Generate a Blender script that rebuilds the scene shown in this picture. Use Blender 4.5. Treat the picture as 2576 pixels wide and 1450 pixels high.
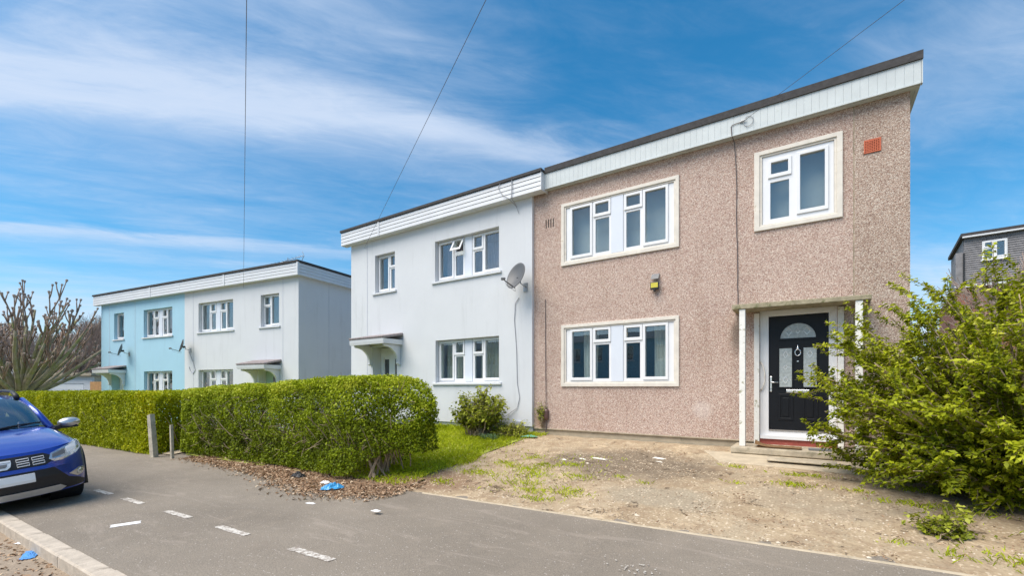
import bpy, bmesh, math, random
import numpy as np
from mathutils import Vector, Matrix, noise as mnoise

for o in list(bpy.data.objects): bpy.data.objects.remove(o)
SC = bpy.context.scene
COL = SC.collection
R = math.radians
RNG = np.random.default_rng(7)
random.seed(7)

# ---------------------------------------------------------------- camera
cam = bpy.data.cameras.new('camera'); cam_o = bpy.data.objects.new('camera', cam); COL.objects.link(cam_o)
cam.sensor_width = 36; cam.sensor_fit = 'HORIZONTAL'; cam.lens = 36 * 1130 / 2576
cam.shift_y = 250 / 2576; cam.clip_start = .05; cam.clip_end = 3000
cam_o.location = (0, 0, 1.5); cam_o.rotation_euler = (R(90), 0, R(33.957))
SC.camera = cam_o

# ---------------------------------------------------------------- sky, sun, exposure
SUN_ROT, SUN_EL = R(205), R(57)
W = bpy.data.worlds.new('World'); SC.world = W; W.use_nodes = True
wn, wl = W.node_tree.nodes, W.node_tree.links
wn.clear()
def wN(t, **k):
    n = wn.new(t)
    for a, b in k.items(): setattr(n, a, b)
    return n
def wmath(op, a, b=None, c=None):
    n = wN('ShaderNodeMath', operation=op)
    for i, v in enumerate((a, b, c)):
        if v is None: continue
        if isinstance(v, (int, float)): n.inputs[i].default_value = v
        else: wl.new(v, n.inputs[i])
    return n.outputs[0]
sky = wN('ShaderNodeTexSky', sky_type='NISHITA', sun_disc=False, sun_elevation=SUN_EL, sun_rotation=SUN_ROT,
         altitude=50, air_density=1.0, dust_density=.6, ozone_density=3.0)
hs = wN('ShaderNodeHueSaturation'); hs.inputs['Hue'].default_value = .487
hs.inputs['Saturation'].default_value = 1.40; hs.inputs['Value'].default_value = 1.12
wl.new(sky.outputs[0], hs.inputs['Color'])
geo = wN('ShaderNodeTexCoord'); sep = wN('ShaderNodeSeparateXYZ'); wl.new(geo.outputs['Generated'], sep.inputs[0])
zz = wmath('MAXIMUM', wmath('ADD', sep.outputs[2], .045), .02)
px = wmath('DIVIDE', sep.outputs[0], zz); py = wmath('DIVIDE', sep.outputs[1], zz)
# along / across the cirrus bands on the cloud layer
wv = wmath('ADD', wmath('MULTIPLY', px, .656), wmath('MULTIPLY', py, .755))
qv = wmath('ADD', wmath('MULTIPLY', px, -.755), wmath('MULTIPLY', py, .656))
def cloudnoise(sw, sq, off, det, rough, dist):
    cb = wN('ShaderNodeCombineXYZ'); wl.new(wmath('MULTIPLY', wv, sw), cb.inputs[0]); wl.new(wmath('MULTIPLY', qv, sq), cb.inputs[1])
    cb.inputs[2].default_value = off
    n = wN('ShaderNodeTexNoise'); n.inputs['Scale'].default_value = 1; n.inputs['Detail'].default_value = det
    n.inputs['Roughness'].default_value = rough; n.inputs['Distortion'].default_value = dist
    wl.new(cb.outputs[0], n.inputs['Vector']); return n.outputs['Fac']
n1 = cloudnoise(.42, 1.05, 3.1, 9, .56, .5)
n2 = cloudnoise(1.1, 3.2, 9.7, 8, .62, .8)
n3 = cloudnoise(.22, .5, 6.3, 3, .5, .3)
n4 = cloudnoise(3.0, 7.5, 2.2, 8, .68, 1.4)
def band(q0, width, wob, amp, w0, wfall):
    d = wmath('ADD', wmath('SUBTRACT', qv, q0), wmath('MULTIPLY', wmath('SUBTRACT', n2, .5), wob))
    d = wmath('ADD', d, wmath('MULTIPLY', wmath('SUBTRACT', n1, .5), wob * .8))
    e = wmath('EXPONENT', wmath('MULTIPLY', wmath('POWER', wmath('ABSOLUTE', wmath('DIVIDE', d, width)), 2.0), -1.0))
    fall = wmath('DIVIDE', 1.0, wmath('ADD', 1.0, wmath('EXPONENT', wmath('MULTIPLY', wmath('SUBTRACT', wv, w0), wfall))))
    return wmath('MULTIPLY', wmath('MULTIPLY', e, fall), amp)
dens = wmath('ADD', wmath('MULTIPLY', n1, .95), wmath('MULTIPLY', n2, .42))
dens = wmath('ADD', dens, wmath('MULTIPLY', n3, .75))
dens = wmath('ADD', wmath('SUBTRACT', dens, .93), wmath('MULTIPLY', n4, .22))
hole = wmath('ADD', wmath('POWER', wmath('ADD', px, .25), 2.0), wmath('POWER', wmath('SUBTRACT', py, 1.12), 2.0))     # the clear gap overhead
dens = wmath('SUBTRACT', dens, wmath('MULTIPLY', wmath('EXPONENT', wmath('MULTIPLY', hole, -2.6)), .26))
dens = wmath('ADD', dens, band(1.60, .24, .55, .40, .0, 1.8))
dens = wmath('ADD', dens, band(1.66, .09, .40, .26, 1.6, 2.5))
dens = wmath('ADD', dens, band(3.02, .13, .5, .30, -.1, 2.0))
lowness = wmath('MULTIPLY', wmath('EXPONENT', wmath('MULTIPLY', sep.outputs[2], -4.6)), .42)
dens = wmath('ADD', dens, lowness)
mr = wN('ShaderNodeMapRange', interpolation_type='SMOOTHSTEP'); wl.new(dens, mr.inputs[0])
mr.inputs[1].default_value = 0.02; mr.inputs[2].default_value = .86; mr.inputs[3].default_value = .02; mr.inputs[4].default_value = .84
cr = wN('ShaderNodeMix', data_type='RGBA'); wl.new(n4, cr.inputs[0])
cr.inputs[6].default_value = (3.9, 4.75, 6.1, 1); cr.inputs[7].default_value = (5.0, 5.5, 6.4, 1)
mx = wN('ShaderNodeMix', data_type='RGBA'); wl.new(mr.outputs[0], mx.inputs[0]); wl.new(hs.outputs[0], mx.inputs[6]); wl.new(cr.outputs[2], mx.inputs[7])
bg = wN('ShaderNodeBackground'); bg.inputs[1].default_value = .044; wl.new(mx.outputs[2], bg.inputs[0])
wo = wN('ShaderNodeOutputWorld'); wl.new(bg.outputs[0], wo.inputs[0])

sun = bpy.data.lights.new('sun', 'SUN'); sun.energy = 1.5; sun.angle = R(50); sun.color = (1, .905, .77)
sun_o = bpy.data.objects.new('sun', sun); COL.objects.link(sun_o)
sd = Vector((math.sin(SUN_ROT) * math.cos(SUN_EL), math.cos(SUN_ROT) * math.cos(SUN_EL), math.sin(SUN_EL)))
sun_o.rotation_euler = sd.to_track_quat('Z', 'Y').to_euler(); sun_o.location = (0, 0, 30)
vs = SC.view_settings; vs.view_transform = 'Standard'; vs.look = 'None'; vs.gamma = 1; vs.use_curve_mapping = False; vs.exposure = 1.85

# ---------------------------------------------------------------- materials
def new_mat(name):
    m = bpy.data.materials.new(name); m.use_nodes = True
    nt = m.node_tree; b = nt.nodes['Principled BSDF']
    return m, nt, b
def col4(c): return (c[0], c[1], c[2], 1)
class NB:
    """small node builder"""
    def __init__(s, nt): s.nt = nt; s.n = nt.nodes; s.l = nt.links
    def N(s, t, **k):
        n = s.n.new(t)
        for a, b in k.items(): setattr(n, a, b)
        return n
    def put(s, v, sock):
        if isinstance(v, (int, float)): sock.default_value = v
        elif isinstance(v, tuple): sock.default_value = col4(v) if len(sock.default_value) == 4 else v
        else: s.l.new(v, sock)
    def coord(s, scale=(1, 1, 1), rot=(0, 0, 0)):
        t = s.N('ShaderNodeTexCoord'); m = s.N('ShaderNodeMapping'); m.inputs['Scale'].default_value = scale; m.inputs['Rotation'].default_value = rot
        s.l.new(t.outputs['Object'], m.inputs[0]); return m.outputs[0]
    def noise(s, v, scale, det=4, rough=.55, dist=0):
        n = s.N('ShaderNodeTexNoise'); s.l.new(v, n.inputs['Vector']); n.inputs['Scale'].default_value = scale
        n.inputs['Detail'].default_value = det; n.inputs['Roughness'].default_value = rough; n.inputs['Distortion'].default_value = dist
        return n.outputs['Fac']
    def voro(s, v, scale, feature='F1', out='Distance', rnd=1):
        n = s.N('ShaderNodeTexVoronoi', feature=feature); s.l.new(v, n.inputs['Vector']); n.inputs['Scale'].default_value = scale
        n.inputs['Randomness'].default_value = rnd
        return n.outputs[out]
    def ramp(s, f, stops, interp='LINEAR'):
        n = s.N('ShaderNodeValToRGB'); s.put(f, n.inputs[0]); e = n.color_ramp.elements; n.color_ramp.interpolation = interp
        while len(e) < len(stops): e.new(.5)
        for k, (p, c) in enumerate(stops): e[k].position = p; e[k].color = col4(c) if not isinstance(c, (int, float)) else (c, c, c, 1)
        return n.outputs[0]
    def mix(s, f, a, b, blend='MIX'):
        n = s.N('ShaderNodeMix', data_type='RGBA', blend_type=blend); s.put(f, n.inputs[0]); s.put(a, n.inputs[6]); s.put(b, n.inputs[7]); return n.outputs[2]
    def math(s, op, a, b=0.0):
        n = s.N('ShaderNodeMath', operation=op); s.put(a, n.inputs[0]); s.put(b, n.inputs[1]); return n.outputs[0]
    def rng(s, v, a, b, c=0.0, d=1.0):
        n = s.N('ShaderNodeMapRange', interpolation_type='SMOOTHSTEP'); s.put(v, n.inputs[0])
        for i, q in enumerate((a, b, c, d)): n.inputs[i + 1].default_value = q
        return n.outputs[0]
    def bump(s, h, strength, dist, bsdf, prev=None):
        n = s.N('ShaderNodeBump'); n.inputs['Strength'].default_value = strength; n.inputs['Distance'].default_value = dist
        s.l.new(h, n.inputs['Height'])
        if prev is not None: s.l.new(prev, n.inputs['Normal'])
        if bsdf is not None: s.l.new(n.outputs[0], bsdf.inputs['Normal'])
        return n.outputs[0]
    def sep(s, v):
        n = s.N('ShaderNodeSeparateXYZ'); s.l.new(v, n.inputs[0]); return n.outputs

def simple(name, c, rough=.6, metal=0, var=.12, scale=9, bump=0, spec=.5, dirt=None):
    m, nt, b = new_mat(name); g = NB(nt); v = g.coord()
    f = g.noise(v, scale, 5, .6)
    lo = tuple(x * (1 - var) for x in c); hi = tuple(min(1, x * (1 + var)) for x in c)
    cc = g.ramp(f, [(.3, lo), (.7, hi)])
    if dirt:
        d = g.rng(g.noise(v, dirt[1], 6, .7, .6), dirt[2], dirt[3])
        cc = g.mix(d, cc, dirt[0])
    nt.links.new(cc, b.inputs['Base Color'])
    b.inputs['Roughness'].default_value = rough; b.inputs['Metallic'].default_value = metal; b.inputs['Specular IOR Level'].default_value = spec
    if bump: g.bump(g.noise(v, scale * 6, 4), bump, .01, b)
    return m

def pebbledash(name, base, dark, light, grime):
    m, nt, b = new_mat(name); g = NB(nt)
    v = g.coord((1, 1, 1.0)); vw = g.N('ShaderNodeVectorMath', operation='ADD')
    nz = g.N('ShaderNodeTexNoise'); nz.inputs['Scale'].default_value = 30; nz.inputs['Detail'].default_value = 2; g.l.new(v, nz.inputs['Vector'])
    sc = g.N('ShaderNodeVectorMath', operation='SCALE'); g.l.new(nz.outputs['Color'], sc.inputs[0]); sc.inputs['Scale'].default_value = .03
    g.l.new(v, vw.inputs[0]); g.l.new(sc.outputs[0], vw.inputs[1]); vv = vw.outputs[0]
    cell = g.voro(vv, 88, 'F1', 'Color'); d = g.voro(vv, 88, 'F1', 'Distance')
    cs = g.N('ShaderNodeSeparateColor'); g.l.new(cell, cs.inputs[0])
    cc = g.ramp(cs.outputs[0], [(0, dark), (.14, dark), (.24, base), (.62, base), (.80, light), (1, tuple(min(1, x * 1.12) for x in light))])
    gap = g.rng(d, .42, .72)
    cc = g.mix(g.math('MULTIPLY', gap, .55), cc, tuple(x * .7 for x in dark))
    big = g.noise(v, .55, 5, .6, .4)
    cc = g.mix(g.rng(big, .40, .72, 0, .45), cc, g.mix(.5, cc, (.42, .33, .27), 'MULTIPLY'))
    st = g.noise(g.coord((1.3, 1.3, .22)), 1.6, 6, .65, .3)
    cc = g.mix(g.rng(st, .52, .78, 0, .62), cc, g.mix(.78, cc, grime, 'MULTIPLY'))
    s = g.sep(v); nb = g.noise(v, 3.2, 6, .7)
    def blob(x, z, rx, rz, lo, hi):
        dx = g.math('DIVIDE', g.math('SUBTRACT', s[0], x), rx); dz = g.math('DIVIDE', g.math('SUBTRACT', s[2], z), rz)
        q = g.math('SQRT', g.math('ADD', g.math('MULTIPLY', dx, dx), g.math('MULTIPLY', dz, dz)))
        return g.rng(g.math('ADD', q, g.math('MULTIPLY', g.math('SUBTRACT', nb, .5), 1.2)), hi, lo)
    cc = g.mix(g.math('MULTIPLY', blob(-1.13, 2.45, .16, .42, .3, 1.2), .62), cc, (.13, .11, .09))       # algae where the canopy drips
    cc = g.mix(g.math('MULTIPLY', blob(-1.75, 1.08, .20, .20, .3, 1.1), .28), cc, (.80, .74, .70))       # pale patch repair
    cc = g.mix(g.math('MULTIPLY', blob(-5.25, .75, .16, .30, .4, 1.2), .5), cc, (.36, .22, .12))         # rust run by the cable box
    nt.links.new(cc, b.inputs['Base Color']); b.inputs['Roughness'].default_value = .92; b.inputs['Specular IOR Level'].default_value = .2
    g.bump(g.math('SUBTRACT', 1.0, d), .8, .010, b)
    return m

def render_wall(name, c, stain=(.62, .62, .6)):
    m, nt, b = new_mat(name); g = NB(nt); v = g.coord()
    f = g.noise(v, 1.1, 6, .62, .3)
    cc = g.ramp(f, [(.25, tuple(x * .93 for x in c)), (.75, c)])
    s2 = g.noise(g.coord((2.5, 2.5, .25)), 1.7, 6, .7, .2)
    cc = g.mix(g.rng(s2, .52, .80, 0, .42), cc, g.mix(1, cc, stain, 'MULTIPLY'))
    nt.links.new(cc, b.inputs['Base Color']); b.inputs['Roughness'].default_value = .85; b.inputs['Specular IOR Level'].default_value = .25
    g.bump(g.noise(v, 130, 3, .6), .45, .004, b)
    return m

M = {}
M['pebble'] = pebbledash('pebbledash_pink', (.595, .435, .365), (.375, .25, .21), (.755, .65, .565), (.68, .62, .55))
M['pebble_grey'] = pebbledash('pebbledash_greyed', (.545, .41, .335), (.32, .22, .175), (.71, .62, .53), (.68, .63, .56))
M['white_render'] = render_wall('white_render', (.645, .665, .695))
M['blue_render'] = render_wall('blue_render', (.37, .595, .73), (.8, .8, .78))
M['plinth_paint'] = simple('plinth_paint', (.50, .53, .60), .8, var=.1, scale=4)
M['upvc'] = simple('white_upvc', (.77, .775, .79), .28, var=.03, scale=3)
M['panel'] = simple('infill_panel', (.66, .70, .77), .35, var=.02, scale=3)
M['old_paint'] = simple('weathered_white_paint', (.68, .635, .565), .6, var=.09, scale=7, bump=.15, dirt=((.50, .42, .30), 7, .60, .74))
M['mossy_paint'] = simple('flaking_post_paint', (.78, .77, .73), .65, var=.08, scale=9, bump=.2, dirt=((.34, .33, .22), 9, .56, .68))
M['board_white'] = simple('cladding_board_white', (.655, .67, .695), .4, var=.04, scale=2)
M['board_grey'] = simple('cladding_board_grey', (.53, .575, .585), .45, var=.07, scale=3, dirt=((.44, .48, .45), 3, .58, .8))
M['felt'] = simple('roofing_felt', (.052, .050, .052), .9, var=.25, scale=14, bump=.3)
M['gap_dark'] = simple('dark_recess', (.03, .028, .027), .9)
M['room_reflection_navy'] = simple('navy_reflection_tone', (.022, .055, .095), .7)  # room walls coloured navy to imitate the opposite house's reflection in the panes
M['sky_reflection'] = simple('sky_reflection_sheet', (.55, .55, .53), .9, var=.03, scale=2)  # even grey imitating an overcast sky reflected in the upstairs panes
M['room'] = simple('room_plaster', (.23, .25, .28), .9)
M['concrete'] = simple('old_concrete', (.42, .36, .27), .92, var=.22, scale=6, bump=.5, dirt=((.20, .18, .12), 3.2, .50, .72))
M['concrete_pale'] = simple('pale_concrete', (.46, .385, .28), .92, var=.16, scale=6, bump=.4, dirt=((.30, .26, .19), 4, .55, .75))
M['canopy'] = simple('mossy_canopy_concrete', (.33, .29, .20), .95, var=.25, scale=9, bump=.6, dirt=((.15, .15, .07), 5, .48, .66))
M['red_tile'] = simple('worn_red_paint', (.36, .085, .065), .7, var=.2, scale=12, bump=.2, dirt=((.45, .30, .24), 12, .60, .7))
M['terracotta'] = simple('terracotta', (.50, .125, .062), .8, var=.12, scale=20, bump=.2)
M['black_door'] = simple('black_door_skin', (.006, .007, .010), .45, var=.2, scale=30, bump=.06, spec=.3)
M['chrome'] = simple('polished_chrome', (.78, .78, .80), .16, 1, var=.02)
M['steel'] = simple('galvanised_steel', (.42, .44, .46), .4, .8, var=.1)
M['dish'] = simple('dish_grey', (.105, .11, .118), .5, var=.05, scale=4)
M['black_plastic'] = simple('black_plastic', (.018, .018, .02), .5, var=.2)
M['grey_plastic'] = simple('grey_plastic', (.16, .165, .175), .5, var=.1)
M['cable'] = simple('dark_cable', (.12, .10, .10), .6)
M['cable_grey'] = simple('grey_cable', (.30, .31, .34), .5)
M['brown_box'] = simple('brown_plastic', (.105, .055, .048), .42, var=.12)
M['lamp_yellow'] = simple('yellow_led_phosphor', (.60, .52, .06), .35, var=.06)
M['mint_door'] = simple('mint_door', (.36, .49, .43), .45, var=.04)
M['tile_dark'] = simple('brown_roof_tile', (.29, .25, .25), .85, var=.2, scale=12, bump=.2)
M['slate'] = simple('hung_slate', (.21, .205, .215), .8, var=.22, scale=5, bump=.25)
M['bark'] = simple('tree_bark', (.31, .275, .20), .95, var=.35, scale=5, bump=.6, dirt=((.23, .235, .09), 2.2, .45, .62))
M['bark_red'] = simple('young_bark', (.26, .18, .135), .95, var=.3, scale=4, bump=.3)
M['twig'] = simple('bare_twigs', (.33, .26, .225), .95, var=.3, scale=2)
M['hedge_twig'] = simple('hedge_wood', (.33, .25, .17), .95, var=.35, scale=8)
M['timber'] = simple('weathered_timber', (.50, .455, .37), .9, var=.25, scale=10, bump=.4, dirt=((.20, .21, .13), 5, .5, .7))
M['fence'] = simple('orange_fence_panel', (.48, .27, .12), .9, var=.2, scale=6)
M['mat'] = simple('coir_doormat', (.22, .125, .055), 1, var=.45, scale=60, bump=.9)
M['curtain_grey'] = simple('grey_curtain', (.20, .195, .215), .9, var=.12, scale=3)
M['curtain_mauve'] = simple('mauve_curtain', (.34, .265, .275), .9, var=.15, scale=3)
M['curtain_cream'] = simple('cream_curtain', (.52, .52, .40), .9, var=.1, scale=3)
M['curtain_white'] = simple('white_curtain', (.78, .80, .75), .9, var=.06, scale=5)
M['blue_bag'] = simple('blue_plastic', (.055, .34, .66), .35, var=.2, scale=20)
M['blue_bag2'] = simple('blue_mask_fabric', (.07, .26, .62), .6, var=.15, scale=20)
M['paper'] = simple('white_litter', (.78, .78, .78), .6, var=.1, scale=20)
M['green_plastic'] = simple('green_plastic', (.10, .36, .25), .4, var=.12)
M['stone_white'] = simple('white_stone', (.72, .68, .61), .85, var=.2, scale=20)

def glass_mat(name, tint, refl):
    m, nt, b = new_mat(name); g = NB(nt); nt.nodes.remove(b)
    t = g.N('ShaderNodeBsdfTransparent'); t.inputs[0].default_value = col4(tint)
    gl = g.N('ShaderNodeBsdfGlossy'); gl.inputs['Roughness'].default_value = .012; gl.inputs['Color'].default_value = (.93, .96, .97, 1)
    ge = g.N('ShaderNodeNewGeometry'); dt = g.N('ShaderNodeVectorMath', operation='DOT_PRODUCT')
    g.l.new(ge.outputs['Incoming'], dt.inputs[0]); g.l.new(ge.outputs['Normal'], dt.inputs[1])
    sch = g.math('ADD', .04, g.math('MULTIPLY', g.math('POWER', g.math('SUBTRACT', 1.0, g.math('ABSOLUTE', dt.outputs['Value'])), 5.0), .96))
    v = g.coord(); bp = g.N('ShaderNodeBump'); bp.inputs['Strength'].default_value = .05; bp.inputs['Distance'].default_value = .02
    g.l.new(g.noise(v, 1.6, 1), bp.inputs['Height']); g.l.new(bp.outputs[0], gl.inputs['Normal'])
    f = g.math('MINIMUM', g.math('ADD', sch, refl), .95)
    mxs = g.N('ShaderNodeMixShader'); g.l.new(f, mxs.inputs[0]); g.l.new(t.outputs[0], mxs.inputs[1]); g.l.new(gl.outputs[0], mxs.inputs[2])
    g.l.new(mxs.outputs[0], nt.nodes['Material Output'].inputs[0]); return m
M['glass'] = glass_mat('window_glass', (.86, .9, .9), .10)
M['glass_up'] = glass_mat('coated_window_glass', (.86, .9, .9), .06)
M['glass_car'] = glass_mat('windscreen_glass', (.62, .72, .70), .24)
M['frost'] = simple('obscure_glass', (.40, .44, .44), .16, var=.22, scale=26, bump=.25)
M['frost_dark'] = simple('dark_obscure_glass', (.085, .09, .10), .12, var=.15, scale=10)
M['lead'] = simple('bevel_strip', (.72, .74, .74), .2, .3, var=.05)

def leaf_mat(name, stops, rough=.45, trans=.25):
    m, nt, b = new_mat(name); g = NB(nt)
    a = g.N('ShaderNodeAttribute', attribute_name='tone')
    cc = g.ramp(a.outputs['Fac'], stops)
    nt.links.new(cc, b.inputs['Base Color']); b.inputs['Roughness'].default_value = rough; b.inputs['Specular IOR Level'].default_value = .14
    tr = g.N('ShaderNodeBsdfTranslucent'); g.l.new(g.mix(1.0, cc, (1.0, 1.0, .55), 'MULTIPLY'), tr.inputs[0])
    mxs = g.N('ShaderNodeMixShader'); mxs.inputs[0].default_value = trans
    g.l.new(b.outputs[0], mxs.inputs[1]); g.l.new(tr.outputs[0], mxs.inputs[2]); g.l.new(mxs.outputs[0], nt.nodes['Material Output'].inputs[0])
    return m
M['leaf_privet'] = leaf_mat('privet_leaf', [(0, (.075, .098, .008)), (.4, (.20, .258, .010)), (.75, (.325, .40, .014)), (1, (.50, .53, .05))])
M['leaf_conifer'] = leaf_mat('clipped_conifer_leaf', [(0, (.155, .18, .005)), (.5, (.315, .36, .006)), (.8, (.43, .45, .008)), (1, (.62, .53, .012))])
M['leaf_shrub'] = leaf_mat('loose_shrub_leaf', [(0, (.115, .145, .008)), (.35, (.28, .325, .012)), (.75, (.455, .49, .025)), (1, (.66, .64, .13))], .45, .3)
M['leaf_hydrangea'] = leaf_mat('broad_shrub_leaf', [(0, (.13, .16, .014)), (.5, (.30, .34, .03)), (1, (.50, .50, .10))], .4, .25)
M['leaf_dull'] = leaf_mat('distant_scrub_leaf', [(0, (.06, .06, .03)), (.5, (.11, .105, .055)), (1, (.17, .15, .08))], .8, .1)
M['grass'] = leaf_mat('grass_blade', [(0, (.25, .29, .014)), (.5, (.43, .51, .02)), (.85, (.54, .58, .05)), (1, (.64, .58, .2))], .6, .3)
M['daff'] = leaf_mat('strap_leaf', [(0, (.09, .17, .09)), (1, (.18, .28, .15))], .5, .2)
M['litter'] = leaf_mat('dry_leaf', [(0, (.13, .075, .045)), (.4, (.31, .195, .12)), (.75, (.48, .34, .225)), (1, (.70, .58, .43))], .8, .05)
M['chips'] = leaf_mat('stone_chips', [(0, (.16, .12, .085)), (.4, (.34, .26, .18)), (.8, (.50, .40, .29)), (1, (.70, .64, .54))], .9, 0)

def tarmac():
    m, nt, b = new_mat('worn_tarmac'); g = NB(nt); v = g.coord()
    big = g.noise(v, .45, 6, .62, .5); mid = g.noise(v, 3.0, 6, .7, .3); fine = g.noise(v, 95, 2, .7)
    cc = g.ramp(big, [(.3, (.215, .185, .15)), (.7, (.295, .255, .208))])
    cc = g.mix(g.rng(mid, .45, .75, 0, .5), cc, (.31, .262, .21))
    cc = g.mix(g.rng(fine, .35, .7, 0, .75), cc, g.mix(1, cc, (.60, .60, .61), 'MULTIPLY'))
    sp = g.voro(v, 55, 'F1', 'Color'); ss = g.N('ShaderNodeSeparateColor'); g.l.new(sp, ss.inputs[0])
    dd = g.voro(v, 55, 'F1', 'Distance')
    chip = g.math('MULTIPLY', g.rng(ss.outputs[0], .90, .97), g.rng(dd, .40, .25))
    cc = g.mix(g.math('MULTIPLY', chip, .8), cc, (.50, .46, .43))
    str_ = g.noise(g.coord((.5, 2.2, 1), (0, 0, R(20))), 1.5, 7, .7, 1.2)
    cc = g.mix(g.rng(str_, .54, .66, 0, .42), cc, (.345, .295, .25))
    damp = g.noise(v, .9, 5, .6, 1.0)
    cc = g.mix(g.rng(damp, .56, .72, 0, .35), cc, (.185, .157, .128))
    nt.links.new(cc, b.inputs['Base Color']); b.inputs['Roughness'].default_value = .88; b.inputs['Specular IOR Level'].default_value = .3
    g.bump(g.math('ADD', fine, g.math('MULTIPLY', dd, .6)), .55, .006, b); return m
M['tarmac'] = tarmac()
def road_m():
    m, nt, b = new_mat('gritty_road'); g = NB(nt); v = g.coord()
    cc = g.ramp(g.noise(v, 1.2, 6, .65, .6), [(.3, (.22, .17, .125)), (.7, (.40, .32, .235))])
    cc = g.mix(g.rng(g.noise(v, 60, 3, .7), .4, .7, 0, .6), cc, (.16, .12, .09))
    nt.links.new(cc, b.inputs['Base Color']); b.inputs['Roughness'].default_value = .92
    g.bump(g.noise(v, 80, 3), .5, .008, b); return m
M['road'] = road_m()
def drive_m():
    m, nt, b = new_mat('broken_concrete_drive'); g = NB(nt); v = g.coord()
    s = g.sep(v)
    big = g.noise(v, .8, 6, .65, .7); mid = g.noise(v, 4.5, 6, .7, .5); fine = g.noise(v, 40, 4, .7)
    cc = g.ramp(big, [(.28, (.275, .208, .138)), (.48, (.40, .312, .208)), (.72, (.46, .375, .265))])
    cc = g.mix(g.rng(mid, .42, .66, 0, .78), cc, (.28, .20, .13))
    pat = g.noise(v, 1.9, 7, .72, 1.1)
    cc = g.mix(g.rng(pat, .52, .62, 0, .62), cc, (.38, .315, .225))
    cc = g.mix(g.rng(pat, .44, .36, 0, .55), cc, (.60, .475, .32))
    # dark, oily patch in the middle of the drive (a stain with its own outline)
    def blob(x, y, rx, ry, lo, hi):
        dx = g.math('DIVIDE', g.math('SUBTRACT', s[0], x), rx); dy = g.math('DIVIDE', g.math('SUBTRACT', s[1], y), ry)
        d = g.math('SQRT', g.math('ADD', g.math('MULTIPLY', dx, dx), g.math('MULTIPLY', dy, dy)))
        return g.rng(g.math('ADD', d, g.math('MULTIPLY', g.math('SUBTRACT', g.noise(v, 1.7, 6, .7), .5), 1.3)), hi, lo)
    cc = g.mix(g.math('MULTIPLY', blob(-2.55, 7.15, 1.6, .95, .55, 1.2), .82), cc, (.165, .13, .095))
    cc = g.mix(g.math('MULTIPLY', blob(-1.55, 5.75, .85, .42, .6, 1.1), .7), cc, (.33, .285, .215))
    cc = g.mix(g.math('MULTIPLY', blob(.1, 6.3, 1.0, .6, .6, 1.15), .55), cc, (.31, .26, .195))
    cc = g.mix(g.math('MULTIPLY', blob(-5.0, 5.2, .9, .55, .5, 1.2), .7), cc, (.20, .12, .075))
    st = g.voro(v, 30, 'F1', 'Color'); ss = g.N('ShaderNodeSeparateColor'); g.l.new(st, ss.inputs[0]); sdist = g.voro(v, 30)
    gravel = g.rng(mid, .62, .40)
    cc = g.mix(g.math('MULTIPLY', g.math('MULTIPLY', g.rng(ss.outputs[0], .55, .7), g.rng(sdist, .5, .3)), gravel), cc, (.60, .50, .375))
    cc = g.mix(g.math('MULTIPLY', g.math('MULTIPLY', g.rng(ss.outputs[1], .80, .9), g.rng(sdist, .5, .3)), g.rng(pat, .42, .6, .1, .7)), cc, (.20, .145, .095))
    ck = g.voro(g.coord((1, 1.4, 1)), .85, 'DISTANCE_TO_EDGE', 'Distance')
    ckn = g.math('ADD', ck, g.math('MULTIPLY', g.math('SUBTRACT', g.noise(v, 3.5, 6, .75), .5), .34))
    crack = g.math('MULTIPLY', g.rng(g.math('ABSOLUTE', ckn), .012, .003), g.rng(mid, .50, .60))
    cc = g.mix(g.math('MULTIPLY', crack, .75), cc, (.10, .07, .045))
    cc = g.mix(g.rng(fine, .45, .75, 0, .5), cc, g.mix(1, cc, (.6, .55, .5), 'MULTIPLY'))
    nt.links.new(cc, b.inputs['Base Color']); b.inputs['Roughness'].default_value = .95; b.inputs['Specular IOR Level'].default_value = .2
    h = g.math('ADD', g.math('MULTIPLY', fine, .5), g.math('ADD', g.math('MULTIPLY', g.math('SUBTRACT', 1.0, sdist), .6), g.math('MULTIPLY', crack, -1.5)))
    g.bump(h, .8, .014, b); return m
M['drive'] = drive_m()
M['soil'] = simple('lawn_soil', (.28, .31, .05), 1, var=.4, scale=6, bump=.5, dirt=((.20, .14, .08), 2.5, .6, .75))
M['mould'] = simple('leaf_mould', (.22, .14, .085), 1, var=.4, scale=25, bump=.8, dirt=((.33, .22, .14), 30, .5, .65))
M['earth'] = simple('far_ground', (.13, .125, .06), 1, var=.35, scale=.6)
M['kerb'] = simple('granite_kerb', (.46, .40, .33), .9, var=.18, scale=8, bump=.4, dirt=((.24, .20, .16), 5, .55, .75))
def paint_m():
    m, nt, b = new_mat('worn_road_paint'); g = NB(nt); v = g.coord()
    f = g.noise(v, 22, 5, .75)
    cc = g.mix(g.rng(f, .44, .60), (.60, .57, .52), (.27, .225, .19)); nt.links.new(cc, b.inputs['Base Color']); b.inputs['Roughness'].default_value = .8; return m
M['paint'] = paint_m()
def car_paint():
    m, nt, b = new_mat('blue_car_paint'); g = NB(nt); v = g.coord()
    f = g.noise(v, 900, 1); cc = g.mix(g.rng(f, .3, .7), (.010, .038, .28), (.020, .072, .46)); nt.links.new(cc, b.inputs['Base Color'])
    b.inputs['Metallic'].default_value = .45; b.inputs['Roughness'].default_value = .30; b.inputs['Coat Weight'].default_value = 1; b.inputs['Coat Roughness'].default_value = .05
    return m
M['car_blue'] = car_paint()
M['car_black'] = simple('black_trim', (.014, .014, .017), .55, var=.15, scale=30)
M['tyre'] = simple('tyre_rubber', (.018, .017, .017), .85, var=.2, scale=30)
M['silver'] = simple('silver_paint', (.60, .61, .62), .3, .75, var=.03)
M['silver_matt'] = simple('satin_silver', (.80, .81, .82), .45, .35, var=.03)
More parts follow.
